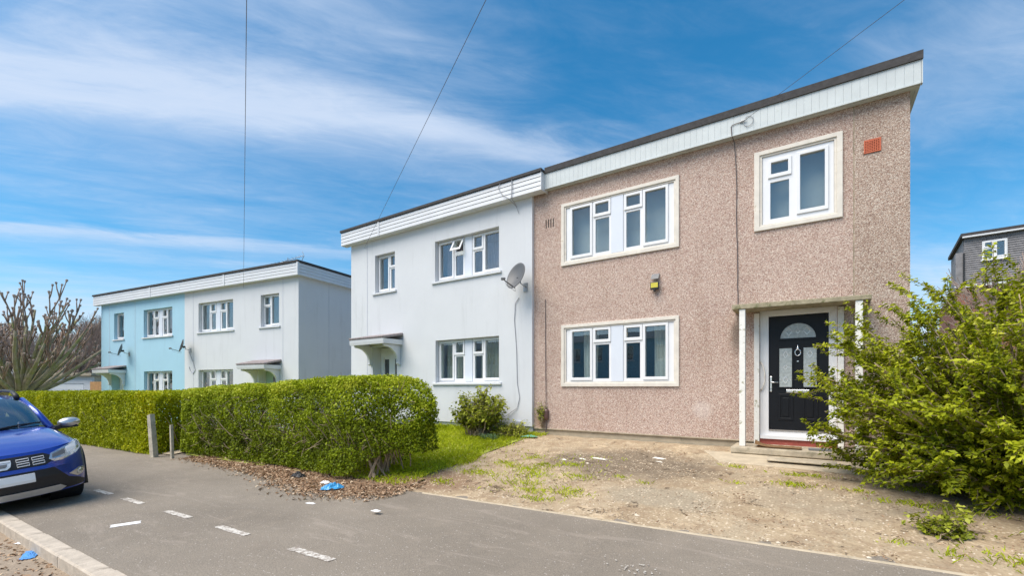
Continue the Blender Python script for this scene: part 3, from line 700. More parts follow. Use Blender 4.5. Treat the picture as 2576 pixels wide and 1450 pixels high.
for x0, x1 in ((-.505, -.32), (-.155, .03)):
    MB().plate(x0 - .028, x1 + .028, 1.475, 2.20, [(x0, x1, 1.505, 2.17)], LY - .014, LY - .001).build('glazing_bead', 'black_door', leaf, bevel=.004)
    box('door_pane', 'frost', leaf, x0 + .001, x1 - .001, LY - .009, LY - .002, 1.506, 2.169)
    cxx = (x0 + x1) / 2; m = MB(); diamond(leaf, cxx, 2.06, .036, .062, LY - .010); diamond(leaf, cxx, 1.84, .030, .042, LY - .010); diamond(leaf, cxx, 1.62, .036, .062, LY - .010)
    for zz_ in (2.06, 1.84, 1.62): m.tube([(x0 + .003, LY - .010, zz_), (cxx - .035, LY - .010, zz_)], .003, 4); m.tube([(cxx + .035, LY - .010, zz_), (x1 - .003, LY - .010, zz_)], .003, 4)
    m.build('glazing_bar', 'lead', leaf)
    p = MB().plate(x0 - .02, x1 + .02, .93, 1.385, [(x0 + .02, x1 - .02, .97, 1.345)], LY - .011, LY - .001).build('door_panel', 'black_door', leaf, bevel=.005)
    box('panel_field', 'black_door', leaf, x0 + .045, x1 - .045, LY - .010, LY - .001, .995, 1.32, bevel=.008)
box('letter_plate', 'chrome', leaf, -.405, -.07, LY - .020, LY - .001, 1.405, 1.46, bevel=.008)
box('spyhole', 'chrome', leaf, -.248, -.222, LY - .012, LY - .001, 1.935, 1.948)
m = MB(); m.tube([(-.235 + .040 * math.cos(q), LY - .022, 2.09 + .055 * math.sin(q)) for q in [2 * math.pi * k / 20 for k in range(21)]], .010, 6)
m.lathe([(.004, .0), (.02, .012), (.022, .03), (.012, .05), (.006, .065), (.003, .08)], 10, Matrix.Translation((-.235, LY - .02, 2.14))); m.build('knocker', 'chrome', leaf, smooth=True)
MB().box(-.648, -.612, LY - .016, LY - .001, 1.42, 1.69).build('handle_plate', 'chrome', leaf, bevel=.006)
MB().tube([(-.63, LY - .016, 1.585), (-.63, LY - .055, 1.585), (-.60, LY - .06, 1.585), (-.52, LY - .058, 1.583)], .011, 8).build('handle', 'chrome', leaf, smooth=True)
MB().tube([(-.63, LY - .015, 1.475), (-.63, LY - .03, 1.475)], .012, 10).build('keyhole', 'steel', leaf)
for x0, x1 in ((-.885, -.803), (.313, .392)): box('door_side_board', 'mossy_paint', ph, x0, x1, FY - .05, FY - .001, .50, 2.80, bevel=.005)
MB().tube([(-.79, FY + .012, 1.95), (-.755, FY - .02, 1.90), (-.72, FY - .03, 1.75), (-.72, FY - .03, 1.60), (-.76, FY - .01, 1.48), (-.785, FY + .012, 1.44)], .011, 7).build('grab_handle', 'old_paint', ph, smooth=True)
cn = MB(); cn.add([(-1.17, 8.44, 2.822), (.70, 8.44, 2.802), (.72, FY - .001, 2.812), (-1.19, FY - .001, 2.835), (-1.17, 8.44, 2.905), (.70, 8.44, 2.872), (.72, FY - .001, 2.90), (-1.19, FY - .001, 2.925)],
                  [(0, 3, 2, 1), (4, 5, 6, 7), (0, 1, 5, 4), (1, 2, 6, 5), (2, 3, 7, 6), (3, 0, 4, 7)])
cn.build('porch_canopy', 'canopy', ph, bevel=.008)
for x_, zt in ((-1.012, 2.818), (.555, 2.803)): box('porch_post', 'mossy_paint', ph, x_ - .045, x_ + .045, 8.46, 8.55, .505, zt, bevel=.006)
stp = MB().box(-1.17, .62, 8.29, FY + .03, .405, .502).build('front_step', 'concrete', ph, bevel=.014)
box('front_step', 'concrete', ph, .628, 1.35, 8.26, FY + .02, .38, .478, bevel=.014)

# fittings on the pink wall
vt = thing('air_brick', 'terracotta square-hole air brick high on the pink house beside the upper window', 'vent', (0, 0, 0))
hs_ = [(.662 + .0265 * i, .662 + .0265 * i + .016, 5.205 + .0245 * j, 5.205 + .0245 * j + .013) for i in range(7) for j in range(7)]
MB().plate(.648, .858, 5.186, 5.392, hs_, FY - .022, FY - .005).build('grille', 'terracotta', vt); 
sl = thing('slotted_vent', 'row of four dark vertical weep slots in the pebbledash beside the white house', 'vent', (0, 0, 0))
for k in range(4): box('slot', 'gap_dark', sl, -5.125 + .062 * k, -5.103 + .062 * k, FY - .004, FY + .004, 5.16, 5.35)
fl = thing('solar_floodlight', 'black floodlight with a yellow lamp face and a small panel above, on pink wall', 'floodlight', (-2.615, FY, 3.5))
m = MB(); m.box(-.085, .085, -.10, -.06, -.07, .075); b_ = m.build('housing', 'black_plastic', fl, bevel=.01)
box('lamp_face', 'lamp_yellow', fl, -.068, .068, -.106, -.101, -.035, .06); MB().lathe([(.0, -.115), (.02, -.11), (.026, -.09), (.02, -.072)], 12).build('motion_sensor', 'black_plastic', fl, smooth=True).location = (0, -.08, 0)
box('mount', 'black_plastic', fl, -.05, .05, -.059, -.001, -.05, .0)
m = MB(); m.add([(-.075, -.10, .135), (.075, -.10, .135), (.075, -.085, .145), (-.075, -.085, .145), (-.075, -.02, .245), (.075, -.02, .245), (.075, -.005, .255), (-.075, -.005, .255)], [(0, 1, 5, 4), (3, 7, 6, 2), (0, 3, 2, 1), (4, 5, 6, 7), (0, 4, 7, 3), (1, 2, 6, 5)])
m.build('solar_panel', 'grey_plastic', fl); box('panel_bracket', 'black_plastic', fl, -.02, .02, -.04, -.001, .15, .22)
bx = thing('cable_junction_box', 'brown plastic cable box low on the pink wall beside the white house', 'cable box', (-5.10, FY, .75))
bm = MB(); bm.lathe([(.004, .0), (.05, .004), (.070, .03), (.074, .10), (.072, .19), (.062, .245), (.004, .25)], 12, Matrix.Translation((0, -.045, 0)) @ Matrix.Diagonal((1, .62, 1, 1))); bm.build('cover', 'brown_box', bx, smooth=True)
MB().tube([(.0, -.03, .01), (.005, -.03, -.12), (-.01, -.03, -.33)], .012, 6).build('conduit', 'cable', bx)
def wire(name, pts, r, mat, label, cat='cable', wob=0, group=None):
    P = [Vector(p) for p in pts]; Q = []
    for i in range(len(P) - 1):
        n = max(1, int((P[i + 1] - P[i]).length / .12)) if wob else 1
        for k in range(n):
            q = P[i].lerp(P[i + 1], k / n)
            if wob and (i or k): q += Vector((random.uniform(-wob, wob), 0, 0))
            Q.append(q)
    Q.append(P[-1]); return tag(MB().tube(Q, r, 5).build(name, mat), label, cat, group)
wire('wall_cable', [(-1.235, 8.84, 6.16), (-1.22, 8.835, 6.0), (-1.20, 8.97, 5.93), (-1.17, 8.985, 5.3), (-1.165, 8.985, 4.6), (-1.15, 8.985, 3.6), (-1.145, 8.985, 2.93)], .008, 'cable', 'thin dark cable running down the pink wall from the fascia to the porch canopy', wob=.006)
wire('wall_cable', [(-5.125, 8.985, 3.52), (-5.12, 8.985, 2.0), (-5.10, 8.97, .99)], .008, 'cable', 'thin dark cable dropping down the pink wall to the brown cable box', wob=.005)

# ---------------------------------------------------------------- white-rendered neighbours and the blue one
def small_lights(xa, xb, za, zb, tall_left=True, narrow=.30):
    """glass rects of a tall casement plus a narrow light with a top-opener"""
    f = .075; w = xb - xa; cut = zb - .40
    if tall_left: xm = xb - f - narrow * w; return [(xa + f, xm - .10, za + f + .01, zb - f, 1), (xm, xb - f * .8, cut + .05, zb - f, 1), (xm, xb - f * .8, za + f, cut - .05, 0)]
    xm = xa + f + narrow * w; return [(xm + .10, xb - f, za + f + .01, zb - f, 1), (xa + f * .8, xm, cut + .05, zb - f, 1), (xa + f * .8, xm, za + f, cut - .05, 0)]
def double_lights(xa, xb, za, zb, pw=.26):
    xm = (xa + xb) / 2; return small_lights(xa, xm - pw / 2, za, zb, True, .26) + small_lights(xm + pw / 2, xb, za, zb, False, .26), [(xm - pw / 2 + .01, xm + pw / 2 - .01, za + .002, zb - .002)]

def rendered_house(root, x0, x1, FY, wallmat, zw0, zw1, doubles, smalls, door, rv=.14, curt=('curtain_mauve', 'curtain_cream'), depth=7.6, party='l', openlight=None, doormat='upvc'):
    """doubles / smalls: (x0,x1,z0,z1); door: (x0,x1,ztop,recess)"""
    holes = [d[:4] for d in doubles + smalls] + [(door[0], door[1], zw0, door[2])]
    MB().plate(x0, x1, zw0, zw1, holes, FY, FY + .34).build('front_wall', wallmat, root)
    for k, d in enumerate(doubles):
        L, P = double_lights(d[0] + .002, d[1] - .002, d[2] + .05, d[3])
        if openlight == k: L[1] = L[1] + (28,)
        window(root, d[0] + .002, d[1] - .002, d[2] + .045, d[3] - .002, FY + rv, L, 'glass', panels=P)
    for s_ in smalls:
        L = small_lights(s_[0], s_[1], s_[2] + .05, s_[3], s_[4], .28) if s_[5] != 1 else [(s_[0] + .08, s_[1] - .08, s_[2] + .13, s_[3] - .08, 1)]
        window(root, s_[0] + .002, s_[1] - .002, s_[2] + .045, s_[3] - .002, FY + rv, L, 'glass')
    for d in doubles + smalls:
        MB().prism([(FY + rv + .02, d[2] + .043), (FY - .05, d[2] + .012), (FY - .05, d[2] - .035), (FY + rv + .02, d[2] - .035)], d[0] - .10, d[1] + .08, axis='x').build('window_sill', 'board_white', root)
        up = d[2] > 3; m = curt[0] if up else curt[1]
        w = d[1] - d[0]
        room(root, d[0] - .25, d[1] + .25, d[2] - .3, d[3] + .12, FY + .345, FY + 2.6)
        if up: curtain(root, d[0] + .05, d[1] - .05, d[2] - .1, d[3] + .08, FY + .42, m, .02, .10, 0, int(d[0] * 10))
        else:
            curtain(root, d[0] + .03, d[0] + w * .40, d[2] - .1, d[3] + .08, FY + .42, m, .022, .10, 0, 3); curtain(root, d[1] - w * .42, d[1] - .03, d[2] - .1, d[3] + .08, FY + .42, m, .022, .10, 0, 5)
    return holes

# white house joined to the pink one
wh = thing('semi_detached_house', 'white rendered flat-roofed house joined to the pink one', 'house', (0, 0, 0))
WY = 8.92
rendered_house(wh, -12.12, -5.455, WY, 'white_render', .585, 6.0, [(-8.52, -6.39, 4.33, 5.44), (-8.50, -6.39, 1.60, 2.76)], [(-10.98, -10.11, 4.31, 5.46, True, 0)], (-11.08, -10.02, 2.72, .33), openlight=0)
box('render_edge', 'board_white', wh, -5.454, -5.442, WY - .004, 9.0 + .1, .58, 6.0)
box('plinth', 'plinth_paint', wh, -12.08, -5.46, WY + .05, WY + 7, .1, .583)
box('side_wall', 'white_render', wh, -12.12, -11.84, WY + .341, WY + 7.6, .585, 6.0)
box('back_wall', 'white_render', wh, -11.83, -5.46, WY + 7.3, WY + 7.6, .585, 6.0)
box('movement_joint', 'plinth_paint', wh, -11.345, -11.330, WY - .006, WY - .0005, .59, 5.95)
box('roof', 'felt', wh, -12.3, -5.12, WY - .16, WY + 7.7, 6.06, 6.31)
box('felt_edge', 'felt', wh, -12.36, -5.065, WY - .245, WY - .05, 6.345, 6.41)
shiplap(wh, (-12.34, WY - .215, 0), 0, 7.25, 5.935, 6.343, 4, (1.75,))
box('fascia_end', 'board_white', wh, -5.087, -5.072, WY - .222, WY + .20, 5.93, 6.343)
box('soffit', 'board_white', wh, -12.34, -5.09, WY - .12, WY - .001, 5.935, 5.955)
dr = MB().plate(-11.07, -10.03, .45, 2.70, [(-10.90, -10.70, 1.15, 2.35), (-10.44, -10.24, 1.15, 2.35)], WY + .30, WY + .345).build('front_door', 'upvc', wh)
for a in (-10.90, -10.44): box('door_pane', 'frost_dark', dr, a, a + .2, WY + .315, WY + .325, 1.15, 2.35)
MB().plate(-10.98, -10.12, .5, 2.58, [(-10.92, -10.18, .56, 2.50)], WY + .282, WY + .298).build('door_moulding', 'upvc', dr)
MB().tube([(-10.57 + .03 * math.cos(q), WY + .28, 1.45 + .05 * math.sin(q)) for q in [6.283 * k / 14 for k in range(15)]], .008, 5).build('knocker', 'steel', dr)
canopy_tiled(wh, -11.27, -9.76, WY, 3.04, 2.895, .70)
box('meter_box', 'plinth_paint', wh, -5.95, -5.72, WY - .09, WY - .001, .42, .70, bevel=.01)
tvdish((-5.62, WY, 4.02), R(-14), 'grey satellite dish on the white house at the edge of the pink wall', 20, .36, .31, .34)
wire('wall_cable', [(-5.80, WY - .012, 3.62), (-5.90, WY - .02, 3.5), (-5.93, WY - .012, 3.1), (-5.87, WY - .012, 2.4), (-5.85, WY - .012, 1.6), (-5.78, WY - .012, 1.25), (-5.85, WY - .02, 1.0), (-6.2, WY - .05, .78), (-6.6, WY - .10, .72)], .008, 'cable_grey', 'loose grey cable hanging down the white wall below the large dish')
wire('roof_cable', [(-6.15, WY - .23, 6.40), (-6.25, WY - .235, 6.25), (-6.12, WY - .24, 6.05), (-5.95, WY - .24, 5.93), (-5.85, WY - .06, 5.78), (-5.80, WY - .02, 5.62)], .008, 'cable_grey', 'loose looped grey cable over the shiplap fascia of the white house, left strand')
wire('roof_cable', [(-5.86, WY - .23, 6.43), (-5.85, WY - .24, 6.1), (-5.87, WY - .235, 5.93), (-5.83, WY - .05, 5.76)], .010, 'cable_grey', 'straight grey cable over the shiplap fascia of the white house, right strand')

# far pair: rotated a little, local origin at its right-hand corner
A2 = math.atan2(.1487, .9887); C2 = (-15.244, 9.024, 0)
w2 = thing('semi_detached_house', 'white rendered far house with a pale green door, joined to the blue one', 'house', C2, (0, 0, A2))
b2 = thing('semi_detached_house', 'light blue rendered house at the far left, joined to a white one', 'house', C2, (0, 0, A2))
rendered_house(w2, -6.87, 0, 0, 'white_render', -.2, 5.5, [(-5.90, -3.66, 3.74, 4.96), (-5.90, -3.66, 1.0, 2.21)], [(-2.03, -1.02, 3.74, 4.96, False, 0)], (-2.15, -1.0, 2.16, .33), curt=('curtain_grey', 'curtain_grey'))
MB().plate(.341, 7.6, -.2, 5.5, [(2.6, 3.4, 1.35, 2.25)], 0, .28).build('side_wall', 'white_render', w2).rotation_euler = (0, 0, R(90))
sw = window(w2, 2.602, 3.398, 1.352, 2.248, .10, [(2.68, 3.32, 1.95, 2.18, 1), (2.68, 3.32, 1.43, 1.85, 0)], 'glass'); sw.rotation_euler = (0, 0, R(90))
rm = room(w2, 2.4, 3.6, 1.1, 2.5, .29, 1.6); rm.rotation_euler = (0, 0, R(90))
box('back_wall', 'white_render', w2, -6.87, -.3, 7.3, 7.6, -.2, 5.5)
for q in (-.81, -6.26): box('movement_joint', 'plinth_paint', w2, q - .006, q + .006, -.006, -.0005, -.1, 5.45)
box('movement_joint', 'plinth_paint', w2, .0005, .006, 1.35, 1.365, -.1, 5.45)
shiplap(w2, (-6.87, -.20, 0), 0, 7.07, 5.46, 5.90, 4, (2.9,), trimw=.09)
shiplap(w2, (.20, -.19, 0), R(90), 7.9, 5.46, 5.90, 4, (6.3,), trimw=.09)
box('corner_post', 'board_white', w2, .165, .225, -.225, -.165, 5.45, 5.905)
box('felt_edge', 'felt', w2, -6.865, .235, -.235, -.08, 5.908, 5.975); box('felt_upstand', 'felt', w2, .08, .236, -.078, 7.7, 5.908, 5.974)
box('roof', 'felt', w2, -6.85, .10, -.12, 7.6, 5.52, 5.90); box('soffit', 'board_white', w2, -6.87, .16, -.17, -.001, 5.462, 5.48); box('side_soffit', 'board_white', w2, .001, .165, 0, 7.6, 5.463, 5.481)
dr = box('front_door', 'mint_door', w2, -2.14, -1.02, .30, .345, -.2, 2.15); box('door_pane', 'frost_dark', dr, -1.72, -1.52, .288, .299, .6, 1.9)
canopy_tiled(w2, -2.42, -.88, 0, 2.50, 2.34, .68)
rendered_house(b2, -13.74, -6.872, 0, 'blue_render', -.2, 5.5, [(-10.0, -7.77, 3.72, 4.98), (-9.98, -7.77, 1.0, 2.21)], [(-12.55, -11.68, 3.74, 5.0, True, 1)], (-12.75, -11.7, 2.16, .33), curt=('curtain_mauve', 'curtain_grey'))
box('back_wall', 'blue_render', b2, -13.74, -6.88, 7.3, 7.6, -.2, 5.5); box('side_wall', 'blue_render', b2, -13.74, -13.46, .341, 7.29, -.2, 5.5)
for q in (-12.96, -10.71): box('movement_joint', 'plinth_paint', b2, q - .006, q + .006, -.006, -.0005, -.1, 5.45)
shiplap(b2, (-14.05, -.20, 0), 0, 7.175, 5.46, 5.90, 4, (4.9,), trimw=.09)
box('felt_edge', 'felt', b2, -14.07, -6.868, -.235, -.08, 5.908, 5.975); box('roof', 'felt', b2, -14.0, -6.86, -.12, 7.6, 5.52, 5.90); box('soffit', 'board_white', b2, -14.05, -6.875, -.17, -.001, 5.462, 5.48)
dr = box('front_door', 'upvc', b2, -12.74, -11.71, .30, .345, -.2, 2.15); box('door_pane', 'frost_dark', dr, -12.1, -11.85, .288, .299, .6, 1.9)
canopy_tiled(b2, -12.95, -11.45, 0, 2.50, 2.34, .68)
RM = Matrix.Translation(C2) @ Matrix.Rotation(A2, 4, 'Z')
def L2(x, y, z): return RM @ Vector((x, y, z))
tvdish(L2(-6.45, 0, 3.2), R(-30), 'small grey dish with a hanging cable on the far white house beside the blue wall', 15, .36, .27, .30).rotation_euler = (0, 0, A2)
tvdish(L2(-11.2, 0, 3.2), R(-30), 'small grey satellite dish on the light blue house', 15, .36, .27, .30).rotation_euler = (0, 0, A2)
wire('wall_cable', [L2(-6.4, -.1, 3.0), L2(-6.2, -.02, 2.5), L2(-6.1, -.015, 2.2), L2(-6.25, -.015, 2.05), L2(-6.45, -.015, 2.2), L2(-6.52, -.015, 2.35)], .012, 'cable_grey', 'looped grey cable hanging below the dish on the far white house')
ae = thing('television_aerial', 'thin metal aerial standing on the roof of the far white house', 'aerial', L2(-2.6, 1.6, 5.9), (0, 0, A2 + R(10)))
MB().tube([(0, 0, 0), (0, 0, .95)], .02, 6).build('mast', 'steel', ae); MB().tube([(-.75, 0, .72), (.75, 0, .98)], .013, 5).build('boom', 'steel', ae)
for k in range(9): q = -.7 + k * .17; MB().tube([(q, -.15, .85 + q * .173), (q, .15, .85 + q * .173)], .006, 4).build('element', 'steel', ae)
MB().tube([(.72, 0, 1.15), (.80, 0, .98), (.70, 0, .80)], .012, 5).build('reflector', 'steel', ae)

for k_, (xo, mt, lab) in enumerate([(-7.0, 'blue_render', 'blue rendered house across the road, mirrored in the ground-floor panes of the pink house'), (-23.5, 'white_render', 'white rendered house across the road, mirrored in the near white house panes')]):
    oh = thing('opposite_house', lab, 'house', (xo, -17.0, -.2), (0, 0, R(180)))
    rendered_house(oh, 0, 14.0, 0, mt, 0, 5.6, [(1, 3.2, 3.8, 5.0), (1, 3.2, 1, 2.2), (9.6, 11.8, 3.8, 5.0), (9.6, 11.8, 1, 2.2)], [(5.0, 6.0, 3.8, 5.0, True, 0), (7.6, 8.6, 3.8, 5.0, True, 0)], (5.0, 6.0, 2.2, .3), curt=('curtain_grey', 'curtain_grey'))
    box('fascia', 'board_white', oh, -.2, 14.2, -.2, -.1, 5.5, 6.0); box('roof', 'felt', oh, -.2, 14.2, -.09, 7.5, 5.65, 6.05); box('back_wall', mt, oh, 0, 14, 7.2, 7.5, 0, 5.6); box('side_wall', mt, oh, 0, .28, .35, 7.19, 0, 5.6); box('side_wall', mt, oh, 13.72, 14, .35, 7.19, 0, 5.6)
# overhead phone wires from a pole across the road
PT = Vector((27.5, -12.8, 8.0))
def overhead(end, label, sag=.15):
    e = Vector(end); pts = [e.lerp(PT, t) - Vector((0, 0, sag * 4 * t * (1 - t))) for t in frange(0, 1, .04)]
    return tag(MB().tube(pts, .0042, 4).build('overhead_wire', 'cable'), label, 'wire', 'overhead telephone wires')
overhead((-1.03, 8.84, 6.20), 'overhead telephone wire running up from the pink house fascia', 0)
overhead((-11.45, WY - .02, 5.78), 'overhead telephone wire running up from the corner of the near white house', 0)
overhead(L2(-3.0, -.02, 5.32), 'overhead telephone wire running up from the far white house', 0)
hk = thing('wire_clamp', 'small wire hook with a coiled loop on the pink house fascia', 'wire clamp', (-1.03, 8.84, 6.20))
MB().tube([(-.06, 0, -.01), (.04, -.03, .0)], [.02, .008], 6).build('clamp', 'steel', hk); MB().tube([(.07 + .075 * math.cos(q), -.004, -.03 + .085 * math.sin(q)) for q in [6.283 * k / 20 for k in range(21)]], .005, 5).build('coil', 'cable_grey', hk)
MB().tube([(-.05, 0, -.01), (-.12, .0, -.01), (-.19, .0, -.02), (-.205, .0, -.05)], .006, 5).build('lead', 'cable', hk)

# ---------------------------------------------------------------- tile-hung house behind, far right
dh = thing('dormer_house', 'brick house with a grey tile-hung dormer rising behind the right-hand shrub', 'house', (5.75, 30.4, 0), (0, 0, R(-5.2)))
DZ0, DZ1 = 6.45, 8.72
MB().plate(.30, 13, DZ0, DZ1, [(.90, 1.68, 7.57, 8.43)], -.02, .18).build('dormer_wall', 'slate', dh)
k = 0; z = DZ0
while z < DZ1 - .02:
    h = .105
    segs = [(.28, .875), (1.705, 13)] if (z + h > 7.53 and z < 8.45) else [(.28, 13)]
    for a, b_ in segs:
        MB().prism([(-.025, z + h + .03), (-.075, z), (-.055, z - .004), (-.021, z + h)], a, b_, axis='x').build('tile_course', 'slate', dh)
    z += h
dw = window(dh, .88, 1.70, 7.55, 8.45, -.09, [(.97, 1.20, 8.17, 8.36, 1), (.95, 1.22, 7.63, 8.05, 0), (1.36, 1.61, 7.69, 8.36, 1)], 'glass'); box('window_sill', 'upvc', dw, .82, 1.76, -.16, -.091, 7.50, 7.549)
room(dh, .5, 2.4, 7.2, 8.6, .19, 2.5)
box('cheek_post', 'slate', dh, -.02, .27, -.06, .5, DZ0, 8.05); box('flat_roof', 'felt', dh, -.05 + .2, 13.1, -.2, 5, DZ1 + .06, DZ1 + .22); box('gutter', 'board_white', dh, .2, 13.1, -.26, -.14, DZ1 - .01, DZ1 + .058)
box('eaves_board', 'board_white', dh, -.06, 13, -.16, .1, 6.33, 6.44); box('front_wall', 'brick', dh, 0.02, 13, 0, .3, -.2, 6.32); box('side_wall', 'brick', dh, 0.02, .3, .301, 8, -.2, 6.32)
box('cheek', 'slate', dh, .28, .40, .185, 5, DZ0, DZ1)
MB().tube([(.26, -.10, 8.0), (.26, -.10, 6.5)], .035, 6).build('downpipe', 'black_plastic', dh)

# ---------------------------------------------------------------- garage and fence beyond the hedge
gr = thing('garage', 'small white garage with a panelled up-and-over door beyond the far hedge', 'garage', (-42.3, 8.3, -.25), (0, 0, R(34)))
MB().plate(-1.7, 1.9, 0, 2.5, [(-1.1, 1.4, 0, 2.0)], 0, .2).build('front_wall', 'white_render', gr); box('side_wall', 'timber', gr, 1.62, 1.9, .201, 4, 0, 2.5); box('roof', 'concrete', gr, -3.1, 2.1, -.25, 4.2, 2.52, 2.72)
gd = box('garage_door', 'upvc', gr, -1.09, 1.39, .05, .10, 0, 1.99)
for k in range(5): box('door_panel', 'upvc', gd, -1.02, 1.32, .03, .049, .08 + .38 * k, .08 + .38 * k + .33)
def fence_panel(loc, rz, w, h, label):
    t = thing('fence_panel', label, 'fence', loc, (0, 0, rz))
    n = int(w / .15)
    for k in range(n): box('board', 'fence', t, k * .15 + .003, k * .15 + .147, 0, .02, 0, h)
    for zz in (.3, h - .3): box('rail', 'fence', t, 0, n * .15, .021, .06, zz, zz + .08)
fence_panel((-47.5, 7.5, -.3), R(30), 4.5, 2.0, 'low orange timber fence panel left of the garage')
fence_panel((-38.2, 8.7, -.3), R(30), 1.5, 2.15, 'orange timber fence panel between the garage and the blue house')

# ---------------------------------------------------------------- trees
def branch(mb, p, d, length, r0, r1, n=5, wig=.12, sides=6, up=0.0, rnd=random):
    pts = [Vector(p)]; rs = [r0]; d = Vector(d).normalized()
    for k in range(n):
        d = (d + Vector((rnd.uniform(-wig, wig), rnd.uniform(-wig, wig), rnd.uniform(-wig, wig) + up))).normalized()
        pts.append(pts[-1] + d * (length / n)); rs.append(lerp(r0, r1, (k + 1) / n))
    mb.tube(pts, rs, sides); return pts, d, rs
def pollard(name, loc, label, seed, H=6.2, spread=1.0):
    rnd = random.Random(seed); t = thing(name, label, 'tree', loc)
    m = MB(); m.tube([(0, 0, -.3), (.02, 0, .2), (.0, .02, .8), (0, 0, 1.35)], [.62, .48, .43, .50], 14); tr = m.build('trunk', 'bark', t, smooth=True)
    limb = MB(); stub = MB(); knob = MB()
    nl = 40
    for i in range(nl):
        a = i / nl * 6.283 + rnd.uniform(-.15, .15); el = rnd.uniform(.36, 1.2) if i % 3 else rnd.uniform(1.0, 1.5)
        d = Vector((math.cos(a) * math.cos(el), math.sin(a) * math.cos(el), math.sin(el)))
        L = rnd.uniform(2.8, 4.0) * (1.05 if el < .9 else 1.15)
        pts, dd, rs = branch(limb, (d.x * .25, d.y * .25, 1.15 + rnd.uniform(0, .25)), d, L, rnd.uniform(.08, .15), .04, 7, .06, 6, .035, rnd)
        for k in range(rnd.randint(3, 5)):
            q = rnd.randint(3, 7); pp = pts[q]; d2 = (dd + Vector((rnd.uniform(-.55, .55), rnd.uniform(-.55, .55), rnd.uniform(.2, .8)))).normalized()
            L2_ = rnd.uniform(.6, 1.7); p2, d3, _ = branch(stub, pp, d2, L2_, .032, .018, 4, .10, 5, .10, rnd)
            knob.tube([p2[-1] - d3 * .06, p2[-1], p2[-1] + d3 * .07, p2[-1] + d3 * .11], [.02, .034, .055, .04], 6)
            for s in range(rnd.randint(1, 3)):
                d4 = (d3 + Vector((rnd.uniform(-.7, .7), rnd.uniform(-.7, .7), rnd.uniform(-.1, .5)))).normalized(); p3, d5, _ = branch(stub, p2[rnd.randint(1, 3)], d4, rnd.uniform(.3, .8), .030, .02, 3, .12, 4, .15, rnd)
                knob.tube([p3[-1] - d5 * .03, p3[-1] + d5 * .04, p3[-1] + d5 * .09], [.02, .05, .04], 5)
    limb.build('crown_limbs', 'bark', t, smooth=True); stub.build('pollard_shoots', 'bark_red', t, smooth=True)['kind'] = 'stuff'; knob.build('pollard_knuckles', 'twig', t)['kind'] = 'stuff'
    return t
pollard('pollarded_tree', (-31.0, 4.6, -.25), 'large pollarded tree with knuckled bare limbs at the left edge', 3)

def bare_tree(loc, H, label, seed, spread=.55, depth=5, twr=.012, dens=3):
    rnd = random.Random(seed); t = thing('bare_tree', label, 'tree', loc, group='bare winter trees in the background')
    big = MB(); small = MB()
    def rec(p, d, L, r, k):
        mb = big if k < 2 else small
        pts, dd, rs = branch(mb, p, d, L, r, r * .62, 4 if k < 3 else 2, .13, 6 if k < 2 else 3, .03, rnd)
        if k >= depth: return
        nb = rnd.randint(dens - 1, dens + 1)
        for i in range(nb):
            q = pts[rnd.randint(max(1, len(pts) - 3), len(pts) - 1)]; a = rnd.uniform(0, 6.283); o = dd.orthogonal().normalized(); o = Matrix.Rotation(a, 3, dd) @ o
            rec(q, dd + o * rnd.uniform(.35, .95) * spread * 1.4, L * rnd.uniform(.58, .82), max(r * .58, twr), k + 1)
        rec(pts[-1], dd + Vector((rnd.uniform(-.2, .2), rnd.uniform(-.2, .2), .05)), L * .75, max(r * .62, twr), k + 1)
    rec(Vector((0, 0, -.3)), Vector((rnd.uniform(-.08, .08), rnd.uniform(-.08, .08), 1)), H * .26, H * .022, 0)
    big.build('trunk', 'twig', t, smooth=True); small.build('crown', 'twig', t)['kind'] = 'stuff'
    return t
bare_tree((-58, 13.5, -.4), 10.5, 'bare tree with a dense twiggy crown just left of the blue house', 11, depth=6)
bare_tree((-66, 17, -.4), 11, 'bare twiggy tree in the background behind the garage roof', 12, depth=6)
bare_tree((-62, 8.5, -.4), 9.5, 'bare twiggy tree in the background behind the pollarded limbs', 13, depth=6)
bare_tree((-75, 8, -.5), 12, 'farthest bare tree at the left, behind the pollarded tree', 14, depth=6)
bare_tree((-71, 15.5, -.4), 12.5, 'tall bare tree right behind the garage, its twigs touching the blue house', 16, depth=6)
bare_tree((-54, 10.2, -.4), 8.0, 'low bare tree just behind the orange fence panel', 17, depth=6)
bare_tree((-48, 9.6, -.4), 6.5, 'smallest bare tree, over the garage roof', 18, depth=6, twr=.008)
bare_tree((4.6, 17.5, .2), 6.4, 'slender bare sapling between the pink house and the dormer house', 15, spread=.6, depth=5, twr=.006)

